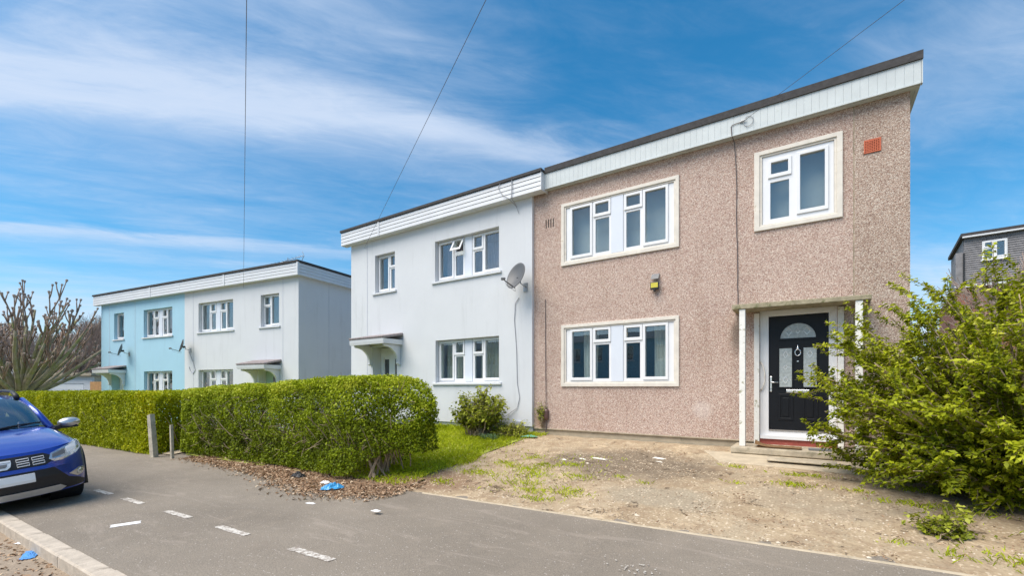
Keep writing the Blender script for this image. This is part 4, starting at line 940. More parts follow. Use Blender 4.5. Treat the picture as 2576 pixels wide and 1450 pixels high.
def scatter_ellipsoid(n, c, r, rng, shell=.5):
    d = unit(rng.normal(0, 1, (n, 3))); rad = rng.uniform(0, 1, (n, 1)) ** (1 / 3.0); rad = shell + (1 - shell) * rad if shell < 1 else rad
    return np.array(c) + d * rad * np.array(r), d
sc_ = [(-52, 9.5, .8, 4.5, 2.5, 2.4), (-57, 6.5, .6, 4, 2.5, 2.1), (-50, 13, .8, 3.5, 2.5, 2.0), (-45, 5.6, .4, 3, 1.5, 1.5), (-63, 12, 1.2, 6, 3, 2.8), (-40, 4.4, .2, 2.5, 1.2, 1.3)]
for i, (x_, y_, z_, a, b_, c_) in enumerate(sc_):
    rg = np.random.default_rng(50 + i); P, N_ = scatter_ellipsoid(7000, (0, 0, z_ + .2), (a, b_, c_), rg, .35); P = P[P[:, 2] > -.2]; N_ = N_[:len(P)]
    labs = ['dull brown-green scrub left of the garage', 'dull brown-green scrub under the pollarded tree', 'scrub bush behind the garage roof', 'low scrub bush just beyond the far hedge, left end', 'largest dull scrub thicket behind the garage', 'small low bush at the left end of the far clipped hedge']
    t = thing('scrub_bush', labs[i], 'bush', (x_, y_, -.4), group='scrub in the left background')
    leaves('foliage', 'leaf_dull', P, N_, .22, .12, t, tone=np.clip(.5 + .5 * vnoise(P, .7, i) + rg.normal(0, .2, len(P)), 0, 1), rng=rg)
    m = MB(); rnd = random.Random(i)
    for k in range(14): branch(m, (rnd.uniform(-.5, .5) * a * .6, rnd.uniform(-.5, .5) * b_ * .6, -.2), (rnd.uniform(-.5, .5), rnd.uniform(-.5, .5), 1), c_ * 1.3, .05, .012, 4, .2, 4, .05, rnd)
    m.build('stems', 'twig', t)

# ---------------------------------------------------------------- hedges
def hedge_points(n, x0, x1, front, thick, ztop, zbot, rng, endround=.5, bump=.10, seed=0.0):
    """points biased to the outer shell of a clipped hedge, with outward normals"""
    x = rng.uniform(x0, x1, n); u = rng.uniform(0, 1, n); v = rng.uniform(0, 1, n)
    face = rng.choice(4, n, p=[.46, .22, .10, .22])   # front, top, back, inside
    dep = np.abs(rng.normal(0, .09, n)); X = x.copy(); Y = np.zeros(n); Z = np.zeros(n); N_ = np.zeros((n, 3))
    fr = np.array([front(a) for a in x]); zt = np.array([ztop(a) for a in x]); zb = np.array([zbot(a) for a in x])
    th = np.array([thick(a) for a in x])
    m = face == 0; Y[m] = fr[m] + dep[m]; Z[m] = lerp(zb[m], zt[m], v[m]); N_[m] = (0, -1, .25)
    m = face == 1; Y[m] = fr[m] + u[m] * th[m]; Z[m] = zt[m] - dep[m]; N_[m] = (0, 0, 1)
    m = face == 2; Y[m] = fr[m] + th[m] - dep[m]; Z[m] = lerp(zb[m], zt[m], v[m]); N_[m] = (0, 1, .2)
    m = face == 3; Y[m] = fr[m] + u[m] * th[m]; Z[m] = lerp(zb[m], zt[m], v[m]); N_[m] = (0, -.6, .6)
    # round the arrises
    k = .16; t = (Z - zb) / np.maximum(zt - zb, .1); over = np.maximum(0, (Z - (zt - k)) / k)
    Y += np.where(face == 0, over ** 2 * k * .7, 0); Z -= np.where(face == 1, np.maximum(0, 1 - (Y - fr) / k) ** 2 * k * .6, 0)
    P = np.stack([X, Y, Z], 1); nb = vnoise(P, 1.6, seed); nb2 = vnoise(P, 5.0, seed + 3)
    P += N_ * (nb * bump + nb2 * bump * .5)[:, None]
    return P, N_, t, nb, nb2
RH = np.random.default_rng(21)
# near hedge (privet), right end lifted off the ground and rounded
def nh_end(x): return max(0.0, min(1, (x + 6.3) / 1.15))       # 0 in the run, 1 at the right end
def nh_front(x): return edgeY(x) + .10 + .35 * nh_end(x) ** 2 + .15 * max(0, (-12.3 - x) / .4) - .16 * math.exp(-((x + 6.5) / .8) ** 2)
def nh_thick(x): return 1.15 - .75 * nh_end(x) ** 2.2
def nh_top(x): return lerp(1.44, 1.56, sstep((x + 12.6) / 2.5)) + .14 * sstep((x + 9) / 2.2) - .55 * nh_end(x) ** 3.2 - .22 * max(0, (-12.3 - x) / .4)
def nh_bot(x): return gz(x, edgeY(x) + .4) + .03 + .42 * sstep((x + 6.5) / .9)
t = thing('privet_hedge', 'leafy privet hedge with a rounded bare-stemmed end in front of the near white house', 'hedge', (0, 0, 0))
P, N_, tt, nb, nb2 = hedge_points(128000, -12.65, -5.15, nh_front, nh_thick, nh_top, nh_bot, RH, seed=2.0, bump=.075)
# thin patches where the twigs show
keep = RH.uniform(0, 1, len(P)) < np.clip(.97 - 2.6 * np.maximum(0, vnoise(P, 2.4, 9) - .13) * (tt < .82) - .15 * (tt < .3), .06, 1); P, N_, tt, nb, nb2 = P[keep], N_[keep], tt[keep], nb[keep], nb2[keep]
def cap(P, N_, tt, nb, nb2, n, xa, xb, front, thick, ztop, zbot, rng, sgn):
    X = rng.uniform(xa, xb, n); Y = np.array([front(a) for a in X]) + rng.uniform(0, 1, n) * np.array([thick(a) for a in X]); t_ = rng.uniform(0, 1, n)
    Z = lerp(np.array([zbot(a) for a in X]), np.array([ztop(a) for a in X]), t_); Q = np.stack([X, Y, Z], 1)
    return np.concatenate([P, Q]), np.concatenate([N_, np.tile([sgn, -.3, .3], (n, 1))]), np.concatenate([tt, t_]), np.concatenate([nb, vnoise(Q, 1.6, 1)]), np.concatenate([nb2, vnoise(Q, 5, 2)])
P, N_, tt, nb, nb2 = cap(P, N_, tt, nb, nb2, 3500, -12.72, -12.55, nh_front, nh_thick, nh_top, nh_bot, RH, -1)
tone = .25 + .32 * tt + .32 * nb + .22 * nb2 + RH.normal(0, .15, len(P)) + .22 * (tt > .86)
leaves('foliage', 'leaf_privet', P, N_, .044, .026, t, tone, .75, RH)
m = MB(); rnd = random.Random(4)
for k in range(260):
    x_ = rnd.uniform(-12.2, -5.6); y_ = nh_front(x_) + rnd.uniform(.25, .8); z0_ = gz(x_, y_)
    branch(m, (x_, y_, z0_ + rnd.uniform(0, .6)), (rnd.uniform(-.5, .5), rnd.uniform(-.9, .2), 1), rnd.uniform(.5, 1.0), .011, .004, 5, .2, 4, .02, rnd)
for k in range(420):
    x_ = rnd.uniform(-12.2, -5.5); zt_ = rnd.uniform(nh_bot(x_) + .1, nh_top(x_) - .15)
    branch(m, (x_, nh_front(x_) + .16, zt_), (rnd.uniform(-1, 1), rnd.uniform(-.5, .05), rnd.uniform(-.5, .8)), rnd.uniform(.15, .4), .006, .003, 4, .3, 4, 0, rnd)
m.build('twigs', 'hedge_twig', t)['kind'] = 'stuff'
m = MB()
for k in range(17):
    a = rnd.uniform(0, 6.28); bx_, by_ = -6.2 + rnd.uniform(-.3, .3), 5.15 + rnd.uniform(-.2, .2)
    branch(m, (bx_ + .25 * math.cos(a), by_ + .25 * math.sin(a), gz(bx_, by_) - .02), (-.35 * math.cos(a) + rnd.uniform(-.4, .4), -.3 * math.sin(a) - .1, 1), rnd.uniform(.6, 1.1), rnd.uniform(.014, .034), .008, 6, .14, 5, .02, rnd)
m.build('stems', 'hedge_twig', t)
# far hedge (clipped conifer)
RF = np.random.default_rng(22)
def fh_front(x): return edgeY(x) - .28 + .12 * max(0, (x + 13.9) / .9) ** 2
def fh_top(x): return lerp(1.33, 1.41, (x + 25) / 12) + .02 * math.sin(x * 1.3) - .10 * max(0, (x + 13.9) / .9) ** 1.5
t = thing('conifer_hedge', 'long square-clipped green hedge behind the blue car, in front of the blue house', 'hedge', (0, 0, 0))
P, N_, tt, nb, nb2 = hedge_points(115000, -25.3, -13.0, fh_front, lambda x: 1.25, fh_top, lambda x: zp(x) + .02, RF, seed=5.0, bump=.05)
P, N_, tt, nb, nb2 = cap(P, N_, tt, nb, nb2, 9000, -13.9, -12.95, fh_front, lambda x: 1.25, fh_top, lambda x: zp(x) + .02, RF, 1)
str_n = vnoise(P * np.array([2.4, 2.4, .5]), 1.0, 4); yel = np.exp(-((P[:, 0] + 13.9) / 1.0) ** 2) * (1 - tt * .7)
keep = RF.uniform(0, 1, len(P)) < np.clip(1.0 - .7 * np.maximum(0, str_n - .2), .3, 1); P, N_, tt, nb, nb2, str_n, yel = [q[keep] for q in (P, N_, tt, nb, nb2, str_n, yel)]
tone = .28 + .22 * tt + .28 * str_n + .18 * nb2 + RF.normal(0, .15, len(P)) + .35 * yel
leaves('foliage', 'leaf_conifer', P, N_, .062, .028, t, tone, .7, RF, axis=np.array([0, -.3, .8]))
m = MB()
for k in range(120):
    x_ = rnd.uniform(-25, -13.2); y_ = fh_front(x_) + rnd.uniform(.3, .9); branch(m, (x_, y_, zp(x_) - .02), (rnd.uniform(-.3, .3), rnd.uniform(-.5, .3), 1), 1.1, .02, .006, 4, .15, 4, 0, rnd)
m.build('stems', 'hedge_twig', t)
# gate posts
gp = MB(); gp.add([(-.06, -.06, -.05), (.06, -.06, -.05), (.06, .06, -.05), (-.06, .06, -.05), (-.055, -.055, .97), (.05, -.055, 1.0), (.05, .05, .99), (-.055, .05, .96)], [(0, 3, 2, 1), (4, 5, 6, 7), (0, 1, 5, 4), (1, 2, 6, 5), (2, 3, 7, 6), (3, 0, 4, 7)])
o = gp.build('gate_post', 'timber', bevel=.008); o.location = (-12.62, 3.98, zp(-12.4)); o.rotation_euler = (R(2), R(-3), .3); tag(o, 'thick weathered timber gate post at the gap between the hedges', 'post')
o = box('gate_post', 'timber', None, -.025, .025, -.03, .03, -.05, .75, bevel=.006); o.location = (-12.0, 4.12, zp(-11.5)); o.rotation_euler = (R(1), R(-1), .2); tag(o, 'thin pale timber post against the left end of the privet hedge', 'post')

# ---------------------------------------------------------------- shrubs
def shrub(name, label, base, c, r, seed, nstem, leafL, leafW, mat, per, cat='shrub', zmin=.1, up=.03, cover=1.0, spread=1.0, twr=.006):
    rnd = random.Random(seed); rg = np.random.default_rng(seed); t = thing(name, label, cat, base)
    st = MB(); tips = []; C = Vector(c); rr = Vector(r)
    def inside(p, f=1.0): q = p - C; return (q.x / rr.x) ** 2 + (q.y / rr.y) ** 2 + (q.z / rr.z) ** 2 < f
    for i in range(nstem):
        d = Vector((rnd.gauss(0, 1), rnd.gauss(0, 1), rnd.gauss(0, 1))).normalized(); k = rnd.uniform(.62, 1.12)
        tgt = C + Vector((d.x * rr.x, d.y * rr.y, d.z * rr.z)) * k
        if tgt.z < zmin: tgt.z = zmin + rnd.uniform(0, .3)
        b0 = Vector((rnd.uniform(-.25, .25) * spread, rnd.uniform(-.2, .2) * spread, -.03)); mid = b0.lerp(tgt, .5) + Vector((rnd.uniform(-.12, .12), rnd.uniform(-.12, .12), .18 * rr.z))
        pts = []
        for s in range(9):
            u = s / 8; pts.append((b0.lerp(mid, u)).lerp(mid.lerp(tgt, u), u) + Vector((rnd.uniform(-.02, .02), rnd.uniform(-.02, .02), rnd.uniform(-.02, .02))))
        st.tube(pts, [lerp(twr * 2.6, twr * .6, s / 8) for s in range(9)], 5)
        for j in range(rnd.randint(5, 8)):
            q = pts[rnd.randint(3, 8)]; dd = (pts[-1] - pts[-3]).normalized() + Vector((rnd.gauss(0, .7), rnd.gauss(0, .7), rnd.gauss(.15, .5)))
            p2, d3, _ = branch(st, q, dd, rnd.uniform(.16, .42) * (rr.x ** .4), twr * .55, twr * .3, 4, .18, 3, up, rnd); tips.append((p2, d3))
        tips.append((pts[4:], (pts[-1] - pts[-2]).normalized()))
    P = []; N_ = []; A = []
    for pts, d in tips:
        for j in range(per):
            s = rnd.random() * (len(pts) - 1); k = int(s); q = pts[k].lerp(pts[min(k + 1, len(pts) - 1)], s - k)
            if q.z < zmin * .5: continue
            o = Vector((rnd.gauss(0, 1), rnd.gauss(0, 1), rnd.gauss(0, 1))).normalized(); P.append(q + o * leafL * .55); N_.append(Vector((o.x * .3, o.y * .3, 1)) + (q - C) * .3); A.append(o + d * .6)
    P, N_, A = np.array(P), unit(np.array(N_)), np.array(A)
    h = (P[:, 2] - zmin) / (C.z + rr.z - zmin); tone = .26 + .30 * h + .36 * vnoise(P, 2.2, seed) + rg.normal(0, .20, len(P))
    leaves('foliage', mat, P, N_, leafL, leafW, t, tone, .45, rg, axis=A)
    st.build('stems', 'hedge_twig', t, smooth=True)['kind'] = 'stuff'
    return t
shrub('garden_shrub', 'big loose green shrub at the right edge, partly hiding the front door', (1.95, 7.10, .24), (-.12, -.05, 1.04), (1.70, 1.35, 1.27), 31, 390, .054, .026, 'leaf_shrub', 62, zmin=.06, twr=.008)
shrub('garden_shrub', 'round leafy shrub against the wall under the near white house window', (-6.50, 8.25, .40), (0, 0, .55), (.60, .42, .42), 32, 95, .085, .052, 'leaf_hydrangea', 8, zmin=.28, twr=.006)
shrub('wall_weed', 'small pale weed sprouting beside the brown cable box', (-5.20, 8.93, .62), (0, 0, .28), (.09, .05, .26), 33, 14, .035, .022, 'leaf_hydrangea', 5, 'weed', zmin=.02, twr=.003, spread=.1)
shrub('low_weed', 'bright green low weed at the drive edge under the big right-hand shrub', (.98, 5.72, .09), (0, 0, .12), (.18, .16, .12), 34, 22, .045, .034, 'leaf_hydrangea', 6, 'weed', zmin=.02, twr=.003)
shrub('low_weed', 'ground-hugging green weeds by the corner of the near white house', (-5.75, 8.45, .38), (0, 0, .10), (.42, .26, .13), 35, 50, .05, .03, 'leaf_hydrangea', 6, 'weed', zmin=.01, twr=.003)
# strap leaves of spring bulbs
t = thing('bulb_plant', 'clump of drooping blue-green strap leaves on the lawn beside the round shrub', 'plant', (-5.95, 7.95, gz(-5.95, 7.95)))
m = MB()
for k in range(70):
    a = rnd.uniform(0, 6.28); L = rnd.uniform(.22, .40); w = .009; pts = []
    bx_, by_ = rnd.uniform(-.20, .20), rnd.uniform(-.10, .10); o_ = Vector((math.cos(a), math.sin(a), 0)); sd_ = Vector((-math.sin(a), math.cos(a), 0)); V = []
    for s in range(6):
        u = s / 5; p = Vector((bx_, by_, 0)) + o_ * (L * .75 * u ** 1.5) + Vector((0, 0, L * (1.0 * u - .62 * u * u))); ww = w * (1 - u * .75)
        V += [p - sd_ * ww, p + sd_ * ww]
    m.add(V, [(2 * s, 2 * s + 1, 2 * s + 3, 2 * s + 2) for s in range(5)])
o = m.build('leaf_blades', 'daff', t); o['kind'] = 'stuff'; at = o.data.attributes.new('tone', 'FLOAT', 'POINT'); at.data.foreach_set('value', RNG.uniform(0, 1, len(o.data.vertices)).astype(np.float32))

# ---------------------------------------------------------------- grass, dry leaves, chips
def blades(name, P, hmin, hmax, mat, tone, rng, lean=.5, w=.005):
    n = len(P); h = rng.uniform(hmin, hmax, (n, 1)); a = rng.uniform(0, 6.283, n); S = np.stack([np.cos(a), np.sin(a), np.zeros(n)], 1)
    ln = rng.normal(0, lean, (n, 2)); tip = P + np.concatenate([ln * h, h], 1); mid = P + np.concatenate([ln * h * .3, h * .6], 1)
    V = np.stack([P - S * w, P + S * w, mid + S * w * .7, tip], 1).reshape(-1, 3); F = np.arange(4 * n).reshape(n, 4)
    o = np_mesh(name, V, F, mat, None, np.repeat(np.clip(tone, 0, 1), 4)); return o
RG = np.random.default_rng(40)
def lawn_edge(y): return -5.22 + .12 * math.sin(y * 2.3) + .10 * math.sin(y * 5.1 + 1)
n = 52000; X = RG.uniform(-12.1, -5.0, n); Y = RG.uniform(4.7, 8.9, n); ok = np.array([x_ < lawn_edge(y_) + RG.normal(0, .08) for x_, y_ in zip(X, Y)]); X, Y = X[ok], Y[ok]
Z = np.array([gz(a, b_) + .015 for a, b_ in zip(X, Y)]); P = np.stack([X, Y, Z], 1); pn = vnoise(P, 1.1, 2)
o = blades('lawn_grass', P, .035, .085, 'grass', .45 + .4 * pn + RG.normal(0, .18, len(P)), RG); tag(o, 'short bright green grass in front of the near white house', 'grass', kind='stuff')
spots = [(-3.95, 6.25, .45, .16), (-3.6, 6.0, .35, .15), (-3.3, 6.7, .3, .12), (-2.75, 5.45, .33, .17), (-3.25, 5.3, .30, .10), (-3.55, 5.55, .36, .17), (-2.9, 6.15, .26, .11), (-4.5, 5.75, .5, .14), (-4.75, 5.15, .2, .10), (-1.0, 7.5, .2, .06), (-.12, 7.35, .33, .07), (-.18, 6.85, .28, .10), (.45, 6.85, .16, .06), (1.0, 7.15, .35, .10), (.85, 6.55, .28, .08), (-.9, 6.65, .12, .05), (-2.35, 6.35, .12, .06), (.62, 5.35, .12, .06), (.95, 5.25, .12, .05), (-3.0, 5.05, .28, .06), (1.6, 5.3, .5, .2), (-4.2, 6.9, .2, .12), (-3.7, 6.55, .25, .1), (-1.95, 6.2, .1, .04), (-4.45, 6.4, .25, .1), (1.3, 6.5, .3, .15), (2.0, 6.0, .4, .25)]
PP = []
for x_, y_, a, b_ in spots:
    k = int(2000 * a * b_ ** .6); PP.append(np.stack([RG.normal(x_, a * .55, k), RG.normal(y_, b_ * .6, k)], 1))
k = 500; PP.append(np.stack([RG.uniform(-5.2, -2.6, k), RG.uniform(5.0, 7.4, k)], 1)); PP = np.concatenate(PP)
P = np.stack([PP[:, 0], PP[:, 1], [gz(a, b_) + .010 for a, b_ in PP]], 1); P = P[P[:, 1] > edgeY(0) + .03]
o = blades('grass_tufts', P, .015, .055, 'grass', .48 + .35 * vnoise(P, 2, 7) + RG.normal(0, .2, len(P)), RG, .7); tag(o, 'tufts of grass growing through the broken drive', 'grass', kind='stuff')
# house-foot weeds in front of the near white house
k = 2600; X = RG.uniform(-9.2, -5.5, k); Y = 8.85 - np.abs(RG.normal(0, .12, k)); P = np.stack([X, Y, [gz(a, b_) + .01 for a, b_ in zip(X, Y)]], 1)
o = blades('verge_weeds', P, .05, .16, 'grass', .35 + RG.normal(0, .22, k), RG, .4); tag(o, 'straggly weeds along the foot of the near white wall', 'weeds', kind='stuff')
# leaf mould under the near hedge
mm_ = MB(); xs_ = frange(-11.6, -5.1, .08); ws_ = [max(.02, .04 + .56 * math.exp(-((x_ + 6.35) / 1.25) ** 2) + .14 * sstep((x_ + 11) / 2) + .16 * mnoise.noise(Vector((x_ * 1.7, 3, 0))) + .06 * mnoise.noise(Vector((x_ * 9, 1, 0)))) for x_ in xs_]
wmap = dict(zip(xs_, ws_))
mm_.grid(lambda x_, t: (x_, edgeY(x_) + .5 - t * (.5 + wmap[x_]), gz(x_, edgeY(x_) + .5 - t * (.5 + wmap[x_])) + .004 + .035 * (1 - t) ** .7 + .008 * mnoise.noise(Vector((x_ * 6, t * 6, 0)))), xs_, frange(0, 1, .1))
tag(mm_.build('leaf_mould', 'mould', smooth=True), 'brown leaf mould banked under the privet hedge', 'soil', kind='stuff')
# dry leaves under the near hedge
n = 8500; X = RG.uniform(-11.8, -4.9, n); wd = np.array([.10 + .68 * math.exp(-((x_ + 6.35) / 1.35) ** 2) + .22 * sstep((x_ + 11) / 2) + .25 * mnoise.noise(Vector((x_ * 1.7, 3, 0))) for x_ in X]); e_ = np.array([edgeY(x_) for x_ in X])
Y = e_ + .35 - np.abs(RG.uniform(0, 1, n)) ** 1.0 * (wd + .35) - np.abs(RG.normal(0, .16, n)) * (RG.uniform(0, 1, n) > .8) + RG.normal(0, .06, n); P = np.stack([X, Y, [gz(a, b_) + .012 for a, b_ in zip(X, Y)]], 1); P[:, 2] += RG.uniform(0, .035, n) * np.clip((Y - (e_ - wd)) / .5, 0, 1)
o = leaves('dry_leaves', 'litter', P, np.tile([0, 0, 1.0], (n, 1)), RG.uniform(.025, .07, n), RG.uniform(.012, .034, n), None, RG.beta(1.5, 1.5, n), .5, RG); tag(o, 'drift of dry brown leaves along the foot of the privet hedge', 'dry leaves', kind='stuff')
n = 420; X = RG.uniform(-8.0, -3.2, n); Y = np.array([kerbY(a) for a in X]) - .15 - np.abs(RG.normal(0, .17, n)); P = np.stack([X, Y, [zp(a) - .099 for a in X]], 1)
o = leaves('gutter_leaves', 'litter', P, np.tile([0, 0, 1.0], (n, 1)), RG.uniform(.02, .06, n), RG.uniform(.01, .03, n), None, RG.beta(1.3, 1.6, n), .4, RG); tag(o, 'dry leaf scraps lying in the gutter along the kerb', 'dry leaves', kind='stuff')
n = 7500; X = RG.uniform(-5.3, 2.6, n); Y = RG.uniform(4.95, 8.6, n); P = np.stack([X, Y, [gz(a, b_) + .012 for a, b_ in zip(X, Y)]], 1); keep = (vnoise(P, .9, 5) + RG.normal(0, .25, n) > .0) | (X > .9); P = P[keep]
o = leaves('drive_debris', 'litter', P, np.tile([0, 0, 1.0], (len(P), 1)), .036, .014, None, RG.beta(1.6, 1.5, len(P)), .35, RG); tag(o, 'scattered bark flakes and dead leaf bits on the drive', 'debris', kind='stuff')
# stone chips: squashed octahedra
n = 15000; X = RG.uniform(-5.0, 2.6, n); Y = 4.92 + RG.uniform(0, 1, n) ** 1.3 * 3.5; P = np.stack([X, Y, [gz(a, b_) + .010 for a, b_ in zip(X, Y)]], 1); keep = vnoise(P, 1.3, 8) + RG.normal(0, .3, n) > -.05; P = P[keep]; n = len(P)
a = RG.uniform(.004, .013, n) * (1 + (RG.uniform(0, 1, n) > .97) * 1.3); q = RG.uniform(0, 6.283, n); ux = np.stack([np.cos(q), np.sin(q), np.zeros(n)], 1) * (a * RG.uniform(.8, 1.6, n))[:, None]; uy = np.stack([-np.sin(q), np.cos(q), np.zeros(n)], 1) * a[:, None]; uz = np.array([0, 0, 1]) * (a * .7)[:, None]
V = np.stack([P + ux, P + uy, P - ux, P - uy, P + uz], 1).reshape(-1, 3); b0 = (np.arange(n) * 5)[:, None]; F = np.concatenate([b0 + np.array([[0, 1, 4]]), b0 + np.array([[1, 2, 4]]), b0 + np.array([[2, 3, 4]]), b0 + np.array([[3, 0, 4]])], 0)
o = np_mesh('stone_chips', V, F, 'chips', None, np.repeat(RG.beta(1.8, 1.4, n), 5)); tag(o, 'loose pale stone chips over the broken drive', 'gravel', kind='stuff')

# apron slab and drain plate before the step
tag(MB().add([(-1.25, 7.72, gz(-1.25, 7.72) + .028), (1.9, 7.62, gz(1.9, 7.62) + .03), (1.9, 8.36, .395), (-1.6, 8.36, .405), (-1.25, 7.72, .1), (1.9, 7.62, .1), (1.9, 8.36, .1), (-1.6, 8.36, .1)], [(0, 1, 2, 3), (4, 7, 6, 5), (0, 4, 5, 1), (1, 5, 6, 2), (2, 6, 7, 3), (3, 7, 4, 0)]).build('apron_slab', 'concrete_pale', bevel=.01), kind='structure')
o = MB().box(-.46, .42, -.12, .12, 0, .02).build('cover_slab', 'concrete', bevel=.008); o.location = (-.15, 7.98, .3845); o.rotation_euler = (R(4.6), 0, 0); tag(o, 'grey rectangular slab set in the concrete in front of the step', 'slab')

# ---------------------------------------------------------------- doormat and litter
t = thing('doormat', 'brown coir doormat lying crumpled on the front step', 'doormat', (-.50, 8.56, .505))
def matf(u, v): return (u, v, .018 + (.085 * max(0, (-u - .08) / .24) ** 2 * (.4 + .6 * math.exp(-((v - .06) / .09) ** 2))) + .006 * math.sin(u * 40) * math.sin(v * 44))
MB().grid(matf, frange(-.33, .33, .02), frange(-.14, .17, .02)).build('pile', 'mat', t, smooth=True); box('backing', 'mat', t, -.30, .32, -.13, .16, 0, .010)
o = box('rubber_block', 'grey_plastic', None, -.15, .15, -.045, .045, 0, .035, bevel=.006); o.location = (.07, 8.52, .503); o.rotation_euler = (0, 0, R(4)); tag(o, 'flat dark grey block on the front step beside the doormat', 'block')
def crumple(name, mat, loc, sx, sy, sz, seed, label, cat='litter', rz=0):
    rg_ = random.Random(seed)
    def fn(u, v):
        x_, y_ = u * sx, v * sy; w = (1 - abs(u) ** 2.2) * (1 - abs(v) ** 2.2)
        return (x_ * (1 + .22 * mnoise.noise(Vector((u * 2, v * 2, seed)))), y_ * (1 + .3 * mnoise.noise(Vector((u * 2, v * 2, seed + 5)))) + .15 * sy * u, sz * (.15 + .85 * w) * (.6 + .9 * abs(mnoise.noise(Vector((u * 2.6, v * 2.6, seed + 9))))))
    o = MB().grid(fn, frange(-1, 1, .125), frange(-1, 1, .125)).build(name, mat, smooth=False); o.location = loc; o.rotation_euler = (0, 0, rz); return tag(o, label, cat)
crumple('plastic_bag', 'blue_bag', (-6.02, 4.10, zp(-6) + .02), .16, .085, .11, 3, 'crumpled bright blue plastic bag in the dry leaves under the hedge', rz=R(50))
crumple('paper_scrap', 'paper', (-6.45, 4.27, zp(-6.4) + .03), .07, .05, .05, 5, 'small white paper scrap beside the blue bag in the leaves')
crumple('face_mask', 'blue_bag2', (-6.42, 1.02, zp(-6.4) - .098), .15, .055, .02, 7, 'flat blue cloth lying on the road by the kerb', rz=R(-20))
crumple('paper_scrap', 'paper', (-7.0, 1.05, zp(-7) - .098), .06, .035, .012, 9, 'small white card lying on the road beside the kerb', rz=R(20))
crumple('paper_scrap', 'paper', (-4.40, 3.59, .0), .055, .035, .018, 11, 'small white wrapper lying alone on the tarmac near the drive corner')
crumple('paper_scrap', 'paper', (-6.48, 1.78, zp(-6.5) + .003), .13, .06, .006, 13, 'torn flat white paper on the tarmac between the kerb and the dashes', rz=R(70))
crumple('paper_scrap', 'paper', (-5.55, 3.45, zp(-5.5) + .003), .07, .025, .018, 15, 'thin white scrap at the edge of the dry leaves', rz=R(10))
crumple('plastic_bag', 'black_plastic', (-7.35, 4.35, zp(-7.3) + .02), .12, .08, .11, 17, 'crumpled black plastic bag at the foot of the privet hedge')
crumple('plastic_scoop', 'green_plastic', (-5.22, 8.42, .405), .18, .05, .05, 19, 'pale green plastic offcut at the foot of the pink wall', rz=R(25))
for i, (x_, y_) in enumerate([(-3.35, 7.15), (-3.1, 7.28), (-2.2, 7.65), (-2.1, 7.4), (-3.62, 7.0)]):
    labs = ['white stone flake in the dark patch of the drive, nearest the hedge side', 'largest white stone flake in the dark patch of the drive', 'pale flat stone near the pink wall plinth', 'white stone flake just in front of the pale flat stone', 'small white flake at the left rim of the dark patch']
    crumple('stone_flake', 'stone_white', (x_, y_, gz(x_, y_) + .008), [.09, .17, .15, .08, .06][i], [.03, .05, .07, .02, .03][i], .016, 30 + i, labs[i], 'stone', rz=R(-20))
pm = MB()
for k in range(38):
    x_, y_ = random.gauss(-1.25, .10), random.gauss(3.62, .06); s_ = random.uniform(.003, .009); pm.box(x_ - s_, x_ + s_, y_ - s_ * .7, y_ + s_ * .7, .001, .004)
o = pm.build('paint_flecks', 'paint'); tag(o, 'cluster of tiny white flecks on the tarmac in the foreground', 'flecks', kind='stuff')
MBt = MB(); branch(MBt, (.30, 4.18, .008), (1, .12, 0), .30, .007, .004, 5, .06, 5, 0, random.Random(3)); tag(MBt.build('fallen_twig', 'hedge_twig'), 'thin dark twig lying on the tarmac near the drive', 'twig')

# ---------------------------------------------------------------- parked car (local: front at x = 0, tail towards -x, near side +y)
car = thing('parked_car', 'blue hatchback parked half on the pavement at the left edge', 'car', (-8.2, 1.13, -.135), (R(5.2), 0, math.atan(.0435)))
NS = 2.7
def c_xf(y): return .62 - .62 * max(0, 1 - min(1, abs(y) / .865) ** NS) ** (1 / NS)
def interp(x, pts):
    for (a, b), (c, d) in zip(pts, pts[1:]):
        if x <= c: return b + (d - b) * max(0, (x - a)) / (c - a)
    return pts[-1][1]
def c_lean(z): return interp(z, [(.18, .08), (.30, .025), (.45, 0), (.56, .012), (.66, .04), (.76, .09), (.86, .17), (.95, .28)])
def c_zc(x): return interp(x, [(0, .735), (.10, .775), (.25, .845), (.45, .905), (.7, .955), (.95, .995), (1.15, 1.02), (1.5, 1.03)])
def c_drop(y, x): a = abs(y); return .018 * (a / .6) ** 2 + (0 if a < .6 else (.11 + .03 * min(1, x)) * ((a - .6) / .265) ** 2)
def c_ztop(y): x = c_xf(y) + .11; return c_zc(x) - c_drop(y, x)
def surf(y, z, off=0): return (-(c_xf(y) + c_lean(z)) + off, y, z)
ARCH = ((.80, .33, .375), (3.39, .33, .375))
def in_arch(p): return any((-p[0] - a) ** 2 + (p[2] - b) ** 2 < r * r for a, b, r in ARCH) and abs(p[1]) > .70
def cut(m):
    m.f = [f for f in m.f if not in_arch([sum(m.v[i][k] for i in f) / len(f) for k in range(3)])]; return m
m = MB(); m.grid(lambda th, t: (lambda y: surf(y, lerp(.215, c_ztop(y), t)))(.865 * math.copysign(abs(math.sin(th)) ** (2 / NS), th)), [R(a) for a in frange(-90, 90, 1.5)], frange(0, 1, .04)); cut(m).build('front_bumper', 'car_blue', car, smooth=True)
m = MB(); m.grid(lambda y, t: (lambda x: (-x, y, c_zc(x) - c_drop(y, x)))(lerp(c_xf(y) + .115, 1.12 + .30 * (y / .865) ** 2, t)), [.863 * math.sin(R(a)) for a in frange(-90, 90, 4)], frange(0, 1, .05)); bn = m.build('bonnet', 'car_blue', car, smooth=True)
